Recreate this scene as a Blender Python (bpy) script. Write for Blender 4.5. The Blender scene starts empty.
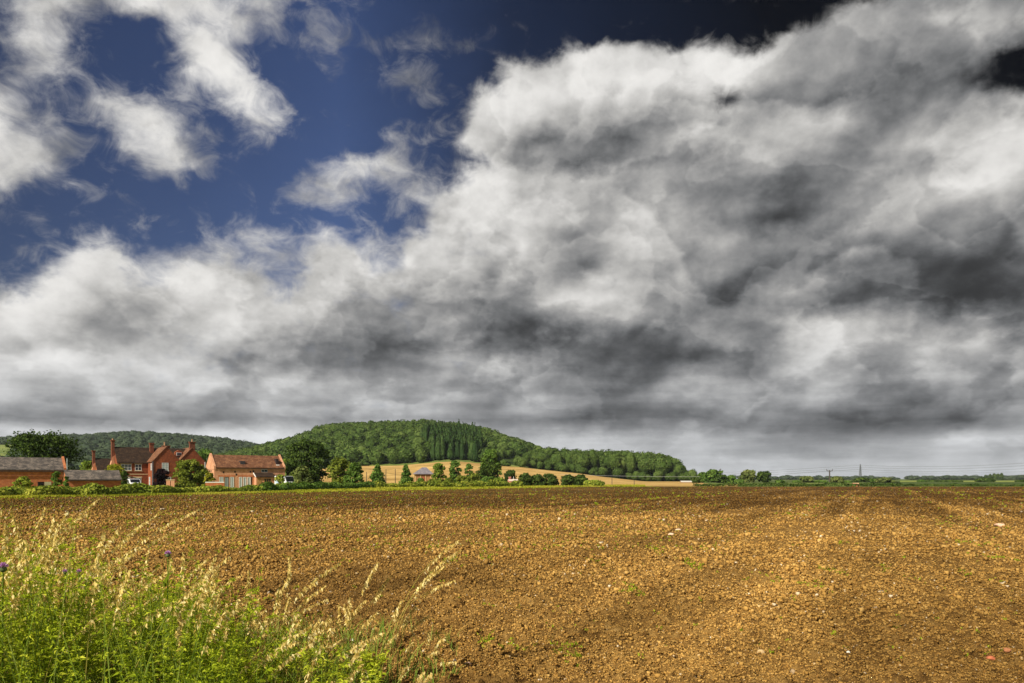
import bpy, bmesh, math, random
import numpy as np
from mathutils import Vector, Matrix

R = math.radians
rng = np.random.default_rng(11)
random.seed(5)
scene = bpy.context.scene
col = scene.collection

EYE = 1.7          # eye height above the field, metres
FOC = 700.0        # focal length in pixels of the 1024 px wide frame
HZ = 479.0         # image row of the true horizon

def at(px, py, Y):
    """World point that a person at the camera spot sees at (px,py), Y metres away."""
    return Vector(((px-512.0)/FOC*Y, Y, EYE-(py-HZ)/FOC*Y))
def wx(px, Y): return (px-512.0)/FOC*Y
def hz(py, Y): return EYE-(py-HZ)/FOC*Y

# ---------------------------------------------------------------- camera
cam_d = bpy.data.cameras.new('camera')
cam = bpy.data.objects.new('camera', cam_d); col.objects.link(cam)
cam.location = (0, 0, EYE); cam.rotation_euler = (R(90), 0, 0)
cam_d.sensor_width = 36.0; cam_d.lens = FOC/1024*36.0
cam_d.shift_y = (HZ-341.5)/1024.0
cam_d.clip_start = 0.1; cam_d.clip_end = 20000
scene.camera = cam

scene.view_settings.view_transform = 'Standard'
scene.view_settings.look = 'None'
scene.view_settings.exposure = 0.35
scene.view_settings.gamma = 1.0
scene.view_settings.use_curve_mapping = False
scene.render.engine = 'CYCLES'
scene.cycles.use_denoising = True
scene.cycles.denoiser = 'OPENIMAGEDENOISE'
scene.cycles.denoising_prefilter = 'ACCURATE'
scene.cycles.max_bounces = 5
scene.cycles.diffuse_bounces = 3
scene.cycles.glossy_bounces = 2
scene.cycles.transmission_bounces = 3
scene.cycles.transparent_max_bounces = 6
scene.cycles.caustics_reflective = False
scene.cycles.caustics_refractive = False

# ---------------------------------------------------------------- sun
SUN = Vector((-0.62, -0.78, 0.74)).normalized()      # direction towards the sun
sd = bpy.data.lights.new('sun', 'SUN'); sun = bpy.data.objects.new('sun', sd); col.objects.link(sun)
sd.energy = 5.0; sd.angle = R(0.5); sd.color = (1.0, 0.93, 0.80)
sun.rotation_euler = SUN.to_track_quat('Z', 'Y').to_euler()

# ---------------------------------------------------------------- node helpers
class NT:
    def __init__(self, tree): self.t = tree; self.n = tree.nodes; self.l = tree.links
    def node(self, typ, **kw):
        nd = self.n.new(typ)
        for k, v in kw.items(): setattr(nd, k, v)
        return nd
    def put(self, sock, v):
        if v is None: return
        if hasattr(v, 'is_output'): self.l.new(v, sock)
        else:
            try: sock.default_value = v
            except Exception: sock.default_value = (v, v, v)
    def m(self, op, a, b=None, c=None, clamp=False):
        nd = self.node('ShaderNodeMath', operation=op, use_clamp=clamp)
        for i, v in enumerate((a, b, c)): self.put(nd.inputs[i], v)
        return nd.outputs[0]
    def v(self, op, a, b=None, c=None, scale=None):
        nd = self.node('ShaderNodeVectorMath', operation=op)
        for i, v in enumerate((a, b, c)):
            if v is not None: self.put(nd.inputs[i], v)
        if scale is not None: self.put(nd.inputs['Scale'], scale)
        return nd.outputs['Value' if op in ('LENGTH', 'DOT_PRODUCT', 'DISTANCE') else 'Vector']
    def noise(self, vec, scale, detail=4, rough=0.55, color=False, dist=0.0, dim='3D'):
        nd = self.node('ShaderNodeTexNoise', noise_dimensions=dim)
        if vec is not None: self.put(nd.inputs['Vector'], vec)
        nd.inputs['Scale'].default_value = scale; nd.inputs['Detail'].default_value = detail
        nd.inputs['Roughness'].default_value = rough; nd.inputs['Distortion'].default_value = dist
        return nd.outputs['Color' if color else 0]
    def ramp(self, fac, stops, interp='LINEAR'):
        nd = self.node('ShaderNodeValToRGB'); cr = nd.color_ramp; cr.interpolation = interp
        while len(cr.elements) > 1: cr.elements.remove(cr.elements[-1])
        for i, (p, c) in enumerate(stops):
            e = cr.elements[0] if i == 0 else cr.elements.new(p)
            e.position = p; e.color = tuple(c)+(1,) if len(c) == 3 else c
        self.put(nd.inputs[0], fac)
        return nd.outputs[0]
    def mix(self, fac, a, b, blend='MIX'):
        nd = self.node('ShaderNodeMix', data_type='RGBA', blend_type=blend)
        self.put(nd.inputs[0], fac); 
        for s, v in ((nd.inputs[6], a), (nd.inputs[7], b)):
            if not hasattr(v, 'is_output') and len(v) == 3: v = tuple(v)+(1,)
            self.put(s, v)
        return nd.outputs[2]
    def rng(self, v, a, b, c=0.0, d=1.0, smooth=True):
        nd = self.node('ShaderNodeMapRange', interpolation_type='SMOOTHSTEP' if smooth else 'LINEAR')
        for i, x in enumerate((v, a, b, c, d)): self.put(nd.inputs[i], x)
        return nd.outputs[0]
    def sep(self, v):
        nd = self.node('ShaderNodeSeparateXYZ'); self.put(nd.inputs[0], v); return nd.outputs
    def comb(self, x, y, z):
        nd = self.node('ShaderNodeCombineXYZ')
        for i, q in enumerate((x, y, z)): self.put(nd.inputs[i], q)
        return nd.outputs[0]
# ---------------------------------------------------------------- sky: Nishita blue + procedural cloud field
# The clouds are a function of the view direction only (azimuth x elevation), broken up by fractal noise.
# cloud brightness 0..15, one row per 1.64 degrees of elevation from the top of the view down, 32 bearings per row
BR = [
[12,12,13,11,13,11,12,14,13,12,10,10,8,8,8,8,8,8,8,8,8,8,8,8,8,9,10,9,9,10,9,9],
[12,12,11,10,10,11,13,13,12,10,10,8,8,8,8,8,8,8,8,8,8,8,8,9,9,10,10,10,10,10,10,9],
[11,13,13,11,10,12,14,14,13,11,9,9,9,10,9,9,9,9,9,9,9,10,11,11,10,10,10,10,9,9,8,7],
[10,12,13,12,10,11,14,14,13,10,10,10,11,11,10,12,13,13,13,13,13,13,13,12,10,10,9,9,8,7,6,5],
[11,12,12,13,13,12,13,14,14,10,10,10,9,9,10,13,14,14,14,14,13,13,13,11,10,10,9,8,7,6,5,6],
[13,11,11,13,13,12,12,14,14,10,10,10,10,11,11,14,14,14,13,12,11,10,9,9,9,8,8,8,8,8,8,11],
[14,12,11,12,13,13,11,13,14,12,10,10,10,10,11,14,13,12,10,9,8,9,10,11,12,12,11,9,10,9,11,12],
[13,12,10,11,13,13,11,12,13,12,10,10,11,11,13,13,10,8,7,6,9,11,12,12,12,11,9,10,11,11,12,13],
[12,11,11,11,12,13,12,11,11,11,12,12,12,11,12,12,9,7,6,7,9,10,10,12,10,10,10,11,10,11,13,12],
[12,11,12,11,12,12,11,12,11,11,12,13,13,12,13,13,10,11,11,11,11,10,9,9,8,9,10,11,11,13,12,10],
[12,11,12,11,11,11,11,12,12,12,12,13,13,13,13,13,11,12,10,11,12,10,9,8,7,8,10,11,11,10,10,9],
[11,11,11,11,12,12,12,13,13,13,13,13,13,13,13,12,12,11,10,11,11,11,9,7,6,9,11,10,9,9,8,7],
[11,11,13,13,13,13,12,13,13,13,13,13,13,13,12,12,12,9,9,11,11,11,10,9,9,10,9,8,8,8,7,7],
[10,12,14,13,13,12,12,13,13,12,13,13,13,13,12,10,11,9,8,11,11,9,10,9,9,8,7,6,6,6,6,6],
[11,13,13,12,12,13,13,12,13,12,13,12,12,11,10,8,9,10,12,11,9,9,10,8,9,8,6,5,5,5,5,6],
[13,13,12,11,10,11,13,13,13,13,12,10,9,8,8,7,8,11,11,11,9,9,7,7,8,7,6,5,5,4,5,6],
[13,13,11,9,9,10,12,13,13,12,11,9,9,10,9,7,6,8,10,9,9,9,8,8,11,12,10,9,10,9,10,8],
[13,12,11,10,10,11,12,11,10,8,8,7,7,8,9,7,6,5,6,6,7,8,8,7,11,12,11,11,12,12,12,9],
[13,13,13,12,13,12,11,9,8,8,8,8,9,10,11,11,9,7,6,6,6,6,6,6,10,11,10,10,12,11,11,9],
[12,11,12,13,12,13,12,11,10,11,11,10,10,10,10,9,8,7,6,6,7,10,9,7,9,11,8,8,9,10,9,8],
[11,10,9,11,10,11,10,10,12,11,10,11,10,10,9,8,10,9,8,8,9,10,10,9,10,10,9,8,7,8,8,8],
[8,8,8,8,9,9,9,9,11,10,9,9,9,9,9,8,8,8,7,7,7,7,7,8,8,7,6,6,7,6,7,8],
[13,13,12,12,12,13,13,13,13,13,12,11,11,11,10,10,11,12,12,11,11,11,10,9,8,8,8,9,10,12,11,11],
[13,13,13,13,13,13,13,13,13,13,13,12,12,12,12,12,12,12,12,12,11,11,11,11,11,11,11,11,12,12,11,11],
[12,12,12,12,12,12,12,12,12,12,12,12,12,12,12,12,12,12,11,11,11,11,11,11,11,11,11,11,11,11,11,11]]
# how much cloud, 0..9, same layout; rows below these are fully overcast
CV = [
[3,7,7,5,8,9,9,7,7,3,4,2,0,0,0,0,0,0,0,0,0,0,0,0,0,0,1,7,9,9,9,9],
[4,7,5,2,1,4,6,7,5,3,4,2,1,3,2,0,0,0,0,0,0,0,0,0,1,5,9,9,9,9,9,9],
[6,8,6,1,0,3,9,6,2,3,4,3,3,5,4,2,1,2,1,1,2,2,5,4,9,9,9,9,9,9,9,8],
[4,6,6,2,0,2,9,9,2,1,1,1,0,1,0,4,9,9,9,9,9,9,9,9,9,9,9,9,9,9,6,1],
[6,5,4,4,4,3,6,9,6,1,1,1,3,4,2,6,9,9,9,9,9,9,9,9,9,9,9,9,9,9,4,4],
[9,5,4,6,9,6,3,9,7,1,0,1,2,5,5,9,9,9,9,9,9,9,5,9,9,9,9,9,9,9,9,9],
[9,6,4,4,9,9,3,4,9,3,0,0,1,2,4,9,9,9,9,9,9,9,9,9,9,9,9,9,9,9,9,9],
[9,9,4,3,9,9,5,3,4,2,1,1,4,3,6,9,9,9,9,9,9,9,9,9,9,9,9,9,9,9,9,9],
[9,8,3,2,4,9,5,2,1,2,5,8,7,3,2,6,9,9,9,9,9,9,9,9,9,9,9,9,9,9,9,9],
[7,4,5,2,2,3,3,1,1,5,7,5,6,6,5,9,9,9,9,9,9,9,9,9,9,9,9,9,9,9,9,9],
[5,3,3,1,3,1,1,0,1,6,5,2,4,7,9,9,9,9,9,9,9,9,9,9,9,9,9,9,9,9,9,9],
[2,3,2,2,3,2,2,4,3,2,2,1,3,7,9,9,9,9,9,9,9,9,9,9,9,9,9,9,9,9,9,9],
[2,2,4,6,5,3,3,7,8,7,6,5,5,9,9,9,9,9,9,9,9,9,9,9,9,9,9,9,9,9,9,9],
[2,4,8,9,5,5,6,8,6,7,9,7,8,9,9,9,9,9,9,9,9,9,9,9,9,9,9,9,9,9,9,9],
[4,7,9,9,7,7,9,9,7,8,9,9,9,9,9,9,9,9,9,9,9,9,9,9,9,9,9,9,9,9,9,9]]
br = [np.array(r)/15.0 for r in BR]
cv = [np.where(np.array(r) > 8, 1.30, np.array(r)/9.0*0.86) for r in CV]
for i in range(11): cv[i][:12] = np.minimum(cv[i][:12], 0.80)
while len(cv) < len(br): cv.append(np.full(32, 1.3))

world = bpy.data.worlds.new('World'); scene.world = world; world.use_nodes = True
wt = NT(world.node_tree); wt.n.clear()
out = wt.node('ShaderNodeOutputWorld'); bg = wt.node('ShaderNodeBackground')
wt.l.new(bg.outputs[0], out.inputs[0])
world.cycles.sampling_method = 'MANUAL'; world.cycles.sample_map_resolution = 256
SKY = 0.1
bg.inputs[1].default_value = SKY
sky = wt.node('ShaderNodeTexSky', sky_type='NISHITA', sun_disc=False)
sky.sun_elevation = math.asin(SUN.z); sky.sun_rotation = math.atan2(SUN.x, SUN.y)
sky.altitude = 60; sky.dust_density = 0.6; sky.ozone_density = 2.0
d = wt.node('ShaderNodeTexCoord').outputs['Generated']
X, Y, Z = wt.sep(d)
A = 0.6315
az = wt.m('ARCTAN2', X, Y)
azp = wt.m('SUBTRACT', wt.m('PINGPONG', wt.m('ADD', az, A), 2*A), A)
hyp = wt.m('SQRT', wt.m('ADD', wt.m('MULTIPLY', X, X), wt.m('MULTIPLY', Y, Y)))
tel = wt.m('DIVIDE', Z, wt.m('MAXIMUM', hyp, 0.02))
u = wt.m('TANGENT', azp); v = wt.m('DIVIDE', tel, wt.m('COSINE', azp))
# noise space: flatten towards the horizon so that far cloud lies in bands
zz = wt.m('MULTIPLY', wt.m('POWER', wt.m('MAXIMUM', Z, 0.0), 0.85), 1.35)
q = wt.comb(X, Y, zz)
warp1 = wt.noise(q, 5.0, 3, 0.5, color=True)
warp2 = wt.noise(q, 17.0, 5, 0.6, color=True)
wv = wt.v('ADD', wt.v('SCALE', wt.v('SUBTRACT', warp1, (.5, .5, .5)), scale=34.0),
                 wt.v('SCALE', wt.v('SUBTRACT', warp2, (.5, .5, .5)), scale=40.0))
wxx, wyy, wzz = wt.sep(wv)
damp = wt.rng(v, 0.0, 0.25, 0.25, 1.0)
gx = wt.m('ADD', wt.m('MULTIPLY_ADD', u, FOC/1024, 0.5), wt.m('MULTIPLY', wxx, 1/1024))
gy = wt.m('ADD', wt.m('MULTIPLY_ADD', v, -FOC/20.0, HZ/20.0), wt.m('MULTIPLY', wt.m('MULTIPLY', wyy, 1/20.0), damp))
gy = wt.m('MINIMUM', wt.m('MAXIMUM', gy, 0.0), len(br)-1.0)
acc = None
for i in range(len(br)):
    stops = [(j/31.0, (float(br[i][j]), float(cv[i][j]), 0.0)) for j in range(32)]
    c = wt.ramp(gx, stops, 'CARDINAL')
    w = wt.m('SUBTRACT', 1.0, wt.m('ABSOLUTE', wt.m('SUBTRACT', gy, float(i))), clamp=True)
    acc = wt.v('MULTIPLY', c, w) if acc is None else None or wt.v('MULTIPLY_ADD', c, w, acc)
B, C, _ = wt.sep(acc)
# fractal billows lit from the upper left
n1 = wt.noise(q, 6.5, 8, 0.54)
n1b = wt.noise(wt.v('ADD', q, (-0.009, 0.0, 0.017)), 6.5, 8, 0.54)
n2 = wt.noise(wt.v('ADD', q, (3.1, 1.7, 0.4)), 9.0, 8, 0.60)
n3 = wt.noise(wt.v('ADD', q, (0.7, 5.2, 2.4)), 26.0, 6, 0.62, dist=0.6)
emb = wt.m('SUBTRACT', n1, n1b)
# overlapping heaps: each fractal front has a bright crisp lip that fades into grey behind it
def heap(off, sc, thr, fade):
    n = wt.noise(wt.v('ADD', q, off), sc, 8, 0.50, dist=0.0)
    a = wt.m('SUBTRACT', n, thr)
    lip = wt.m('EXPONENT', wt.m('MULTIPLY', wt.m('MAXIMUM', a, 0.0), -1.0/fade))
    return wt.m('SUBTRACT', wt.m('MULTIPLY', lip, wt.rng(a, -0.012, 0.020)), 0.30)
hp = wt.m('ADD', wt.m('MULTIPLY', heap((1.3, 4.4, 2.2), 3.1, 0.47, 0.15), 0.14), wt.m('MULTIPLY', heap((7.3, 2.1, 5.2), 7.4, 0.50, 0.11), 0.075))
det = wt.m('ADD', wt.m('MULTIPLY', wt.m('SUBTRACT', n1, 0.5), 0.20), wt.m('MULTIPLY', emb, 0.95))
det = wt.m('MULTIPLY', wt.m('ADD', det, hp), wt.rng(v, 0.0, 0.2, 0.5, 1.0))
# low bands of stratus near the horizon
band = wt.noise(wt.comb(X, Y, wt.m('MULTIPLY', Z, 11.0)), 3.6, 6, 0.55)
det = wt.m('ADD', det, wt.m('MULTIPLY', wt.m('SUBTRACT', band, 0.5), wt.rng(v, 0.04, 0.24, 0.42, 0.0)))
bb = wt.m('ADD', wt.m('MULTIPLY_ADD', B, 1.10, -0.095), det)
bb = wt.m('SMOOTH_MIN', wt.m('SMOOTH_MAX', bb, 0.20, 0.15), 0.95, 0.30)
lin = wt.m('POWER', bb, 2.2)
tint = wt.mix(wt.rng(bb, 0.30, 0.75), (0.96, 0.99, 1.03), (1.02, 1.0, 0.965))
tint = wt.mix(wt.rng(v, 0.02, 0.26, 0.75, 0.0), tint, (0.965, 0.995, 1.035))
cloud = wt.v('SCALE', tint, scale=wt.m('MULTIPLY', lin, 0.785/SKY))
cn = wt.m('ADD', wt.m('MULTIPLY', wt.m('SUBTRACT', n2, 0.5), 0.85), wt.m('MULTIPLY', wt.m('SUBTRACT', n3, 0.5), 0.80))
cov = wt.rng(wt.m('ADD', C, cn), 0.26, 0.94)
wisp = wt.m('MULTIPLY', wt.rng(wt.m('ADD', C, wt.m('ADD', wt.m('MULTIPLY', wt.m('SUBTRACT', n3, 0.5), 1.7), wt.m('MULTIPLY', wt.m('SUBTRACT', n2, 0.5), 0.8))), 0.18, 0.95), 0.62)
cov = wt.m('MAXIMUM', cov, wisp)
# polarised blue: deepest to the right of the sun's quarter
pol = wt.ramp(gx, [(0.0, (.58,)*3), (0.2, (.78,)*3), (0.33, (1.0,)*3), (0.42, (.62,)*3), (0.5, (.30,)*3), (0.6, (.15,)*3), (0.75, (.03,)*3), (1.0, (.015,)*3)], 'LINEAR')
blue = wt.v('MULTIPLY', wt.v('MULTIPLY', sky.outputs[0], (0.36, 0.37, 0.50)), pol)
skyc = wt.mix(cov, blue, cloud)
wt.l.new(skyc, bg.inputs[0])
# ---------------------------------------------------------------- numpy noise
def _hash(ix, iy, k=0):
    h = (ix.astype(np.int64)*374761393 + iy.astype(np.int64)*668265263 + k*1274126177) & 0xffffffff
    h = ((h ^ (h >> 13))*1274126177) & 0xffffffff
    h = ((h ^ (h >> 16))*2246822519) & 0xffffffff
    h = h ^ (h >> 15)
    return (h & 0xffffff)/float(0xffffff)
def vnoise(x, y, k=0):
    ix = np.floor(x); iy = np.floor(y); fx = x-ix; fy = y-iy
    fx = fx*fx*(3-2*fx); fy = fy*fy*(3-2*fy)
    a = _hash(ix, iy, k); b = _hash(ix+1, iy, k); c = _hash(ix, iy+1, k); d_ = _hash(ix+1, iy+1, k)
    return (a*(1-fx)+b*fx)*(1-fy)+(c*(1-fx)+d_*fx)*fy
def fbm(x, y, o=4, k=0, g=0.5):
    s = 0; amp = 1; t = 0
    for i in range(o):
        s = s+amp*vnoise(x*2**i+i*17.3, y*2**i-i*9.1, k+i); t += amp; amp *= g
    return s/t
def clods(x, y, k=0):
    """height of rounded lumps, one per unit cell, random size"""
    ix = np.floor(x); iy = np.floor(y); best = np.zeros_like(x)
    for dx in (-1, 0, 1):
        for dy in (-1, 0, 1):
            cx = ix+dx; cy = iy+dy
            px = cx+_hash(cx, cy, k); py = cy+_hash(cx, cy, k+1)
            r = 0.28+0.55*_hash(cx, cy, k+2)**2
            e = 1-((x-px)**2+(y-py)**2)/(r*r)
            best = np.maximum(best, np.sqrt(np.maximum(e, 0))*r)
    return best

# ---------------------------------------------------------------- objects
def tag(o, label=None, cat=None, group=None, kind=None):
    if label: o['label'] = label
    if cat: o['category'] = cat
    if group: o['group'] = group
    if kind: o['kind'] = kind
    return o
def empty(name, loc, rz=0.0):
    o = bpy.data.objects.new(name, None); col.objects.link(o)
    o.location = loc; o.rotation_euler = (0, 0, rz); o.empty_display_size = 0.5
    return o
def link(name, me, mat=None, parent=None, loc=None):
    o = bpy.data.objects.new(name, me); col.objects.link(o)
    if mat: me.materials.append(mat)
    if parent: o.parent = parent
    if loc is not None: o.location = loc
    return o
def quads(name, V, F, mat=None, parent=None, loc=None, tone=None, smooth=False):
    """mesh object from numpy arrays: V (n,3), F (m,4) or (m,3)"""
    V = np.asarray(V, np.float32); F = np.asarray(F, np.int32)
    me = bpy.data.meshes.new(name); k = F.shape[1]
    me.vertices.add(len(V)); me.vertices.foreach_set('co', V.ravel())
    me.loops.add(F.size); me.loops.foreach_set('vertex_index', F.ravel())
    me.polygons.add(len(F)); me.polygons.foreach_set('loop_start', np.arange(0, F.size, k, dtype=np.int32))
    if smooth: me.polygons.foreach_set('use_smooth', np.ones(len(F), bool))
    me.update(calc_edges=True)
    if tone is not None:
        at_ = me.attributes.new('tone', 'FLOAT', 'POINT'); at_.data.foreach_set('value', np.asarray(tone, np.float32))
    return link(name, me, mat, parent, loc)

class MB:
    """collects simple solids and links them as one mesh"""
    def __init__(self): self.v = []; self.f = []
    def add(self, vs, fs):
        n = len(self.v); self.v += [tuple(p) for p in vs]; self.f += [tuple(i+n for i in f) for f in fs]; return self
    def box(self, x0, x1, y0, y1, z0, z1):
        return self.add([(x0,y0,z0),(x1,y0,z0),(x1,y1,z0),(x0,y1,z0),(x0,y0,z1),(x1,y0,z1),(x1,y1,z1),(x0,y1,z1)],
                        [(3,2,1,0),(4,5,6,7),(0,1,5,4),(1,2,6,5),(2,3,7,6),(3,0,4,7)])
    def extrude(self, prof, a, b, axis='x'):
        """closed profile extruded from a to b; prof in (y,z) for axis x, in (x,z) for axis y"""
        n = len(prof)
        P = (lambda t, p: (t, p[0], p[1])) if axis == 'x' else (lambda t, p: (p[0], t, p[1]))
        vs = [P(a, p) for p in prof]+[P(b, p) for p in prof]
        fs = [tuple(range(n))[::-1], tuple(range(n, 2*n))]+[(i, (i+1) % n, n+(i+1) % n, n+i) for i in range(n)]
        return self.add(vs, fs)
    def tube(self, pts, rad, n=6):
        pts = [Vector(p) for p in pts]; rad = rad if hasattr(rad, '__len__') else [rad]*len(pts); base = len(self.v)
        for i, p in enumerate(pts):
            t = (pts[min(i+1, len(pts)-1)]-pts[max(i-1, 0)]).normalized()
            a = t.orthogonal().normalized(); b = t.cross(a)
            for j in range(n):
                w = 2*math.pi*j/n; self.v.append(tuple(p+(a*math.cos(w)+b*math.sin(w))*rad[i]))
        for i in range(len(pts)-1):
            for j in range(n):
                self.f.append((base+i*n+j, base+i*n+(j+1) % n, base+(i+1)*n+(j+1) % n, base+(i+1)*n+j))
        self.f.append(tuple(base+j for j in range(n))[::-1]); self.f.append(tuple(base+(len(pts)-1)*n+j for j in range(n)))
        return self
    def build(self, name, mat, parent=None, loc=None, bevel=0.0, smooth=False):
        me = bpy.data.meshes.new(name); me.from_pydata(self.v, [], self.f)
        bm = bmesh.new(); bm.from_mesh(me); bmesh.ops.recalc_face_normals(bm, faces=bm.faces)
        if bevel: bmesh.ops.bevel(bm, geom=bm.edges[:], offset=bevel, segments=2, affect='EDGES')
        if smooth:
            for f in bm.faces: f.smooth = True
        bm.to_mesh(me); bm.free()
        return link(name, me, mat, parent, loc)

# ---------------------------------------------------------------- materials
def mat(name):
    m = bpy.data.materials.new(name); m.use_nodes = True; t = NT(m.node_tree); t.n.clear()
    o = t.node('ShaderNodeOutputMaterial'); p = t.node('ShaderNodeBsdfPrincipled'); t.l.new(p.outputs[0], o.inputs[0])
    p.inputs['Roughness'].default_value = 0.85; p.inputs['Specular IOR Level'].default_value = 0.2
    return m, t, p, o
def bump(t, p, h, strength, dist):
    b = t.node('ShaderNodeBump'); b.inputs['Strength'].default_value = strength; b.inputs['Distance'].default_value = dist
    t.l.new(h, b.inputs['Height']); t.l.new(b.outputs[0], p.inputs['Normal'])
def plain(name, c, rough=0.7, var=0.12, scale=6.0, spec=0.2, metal=0.0):
    m, t, p, o = mat(name); tc = t.node('ShaderNodeTexCoord').outputs['Object']
    n = t.noise(tc, scale, 5, 0.6)
    lo = tuple(x*(1-var*1.6) for x in c); hi = tuple(min(1, x*(1+var*1.6)) for x in c)
    t.l.new(t.ramp(n, [(0.3, lo), (0.7, hi)]), p.inputs['Base Color'])
    p.inputs['Roughness'].default_value = rough; p.inputs['Specular IOR Level'].default_value = spec; p.inputs['Metallic'].default_value = metal
    return m
def foliage(name, dark, mid, light, trans=0.28):
    """leaf material: colour varies leaf by leaf and tree by tree ('tone')"""
    m = bpy.data.materials.new(name); m.use_nodes = True; t = NT(m.node_tree); t.n.clear()
    o = t.node('ShaderNodeOutputMaterial')
    isl = t.node('ShaderNodeNewGeometry').outputs['Random Per Island']
    tone = t.node('ShaderNodeAttribute', attribute_name='tone').outputs['Fac']
    f = t.m('ADD', t.m('MULTIPLY', isl, 0.45), t.m('MULTIPLY', tone, 0.55))
    c = t.ramp(f, [(0.1, dark), (0.5, mid), (0.9, light)])
    df = t.node('ShaderNodeBsdfDiffuse'); tr = t.node('ShaderNodeBsdfTranslucent'); mx = t.node('ShaderNodeMixShader')
    t.l.new(c, df.inputs[0]); t.l.new(t.mix(0.5, c, (0.9, 1.0, 0.35), 'MULTIPLY'), tr.inputs[0])
    mx.inputs[0].default_value = trans
    t.l.new(df.outputs[0], mx.inputs[1]); t.l.new(tr.outputs[0], mx.inputs[2]); t.l.new(mx.outputs[0], o.inputs[0])
    return m
def brick(name, c1, c2, mortar, patch):
    m, t, p, o = mat(name); tc = t.node('ShaderNodeTexCoord').outputs['Object']
    x, y, z = t.sep(tc)
    uv = t.comb(t.m('ADD', x, y), z, 0.0)
    b = t.node('ShaderNodeTexBrick'); t.l.new(uv, b.inputs['Vector'])
    b.inputs['Color1'].default_value = c1+(1,); b.inputs['Color2'].default_value = c2+(1,); b.inputs['Mortar'].default_value = mortar+(1,)
    b.inputs['Scale'].default_value = 1.0; b.inputs['Brick Width'].default_value = 0.225; b.inputs['Row Height'].default_value = 0.075
    b.inputs['Mortar Size'].default_value = 0.008; b.inputs['Bias'].default_value = -0.1
    n = t.noise(tc, 2.6, 6, 0.65); n2 = t.noise(tc, 0.7, 3, 0.5)
    c = t.mix(t.rng(n, 0.42, 0.72), b.outputs[0], patch)
    c = t.mix(t.rng(n2, 0.35, 0.75, 0.0, 0.5), c, tuple(q*0.62 for q in c1))
    t.l.new(c, p.inputs['Base Color']); p.inputs['Roughness'].default_value = 0.92
    bump(t, p, n, 0.4, 0.02)
    return m
def tiles(name, c1, c2, c3, lichen):
    m, t, p, o = mat(name); tc = t.node('ShaderNodeTexCoord').outputs['Object']
    x, y, z = t.sep(tc)
    uv = t.comb(x, t.m('MULTIPLY', t.m('ADD', y, z), 0.75), 0.0)
    b = t.node('ShaderNodeTexBrick'); t.l.new(uv, b.inputs['Vector'])
    b.inputs['Color1'].default_value = c1+(1,); b.inputs['Color2'].default_value = c2+(1,); b.inputs['Mortar'].default_value = tuple(q*0.5 for q in c1)+(1,)
    b.inputs['Scale'].default_value = 1.0; b.inputs['Brick Width'].default_value = 0.30; b.inputs['Row Height'].default_value = 0.22
    b.inputs['Mortar Size'].default_value = 0.015
    n = t.noise(tc, 1.6, 7, 0.7); n2 = t.noise(tc, 4.5, 5, 0.7)
    c = t.mix(t.rng(n, 0.42, 0.66), b.outputs[0], c3)
    c = t.mix(t.rng(n2, 0.56, 0.68, 0.0, 0.75), c, lichen)
    t.l.new(c, p.inputs['Base Color']); p.inputs['Roughness'].default_value = 0.9
    bump(t, p, n2, 0.5, 0.04)
    return m
def glass(name, c):
    m, t, p, o = mat(name); p.inputs['Base Color'].default_value = c+(1,); p.inputs['Roughness'].default_value = 0.12
    p.inputs['Specular IOR Level'].default_value = 0.6
    return m

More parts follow.
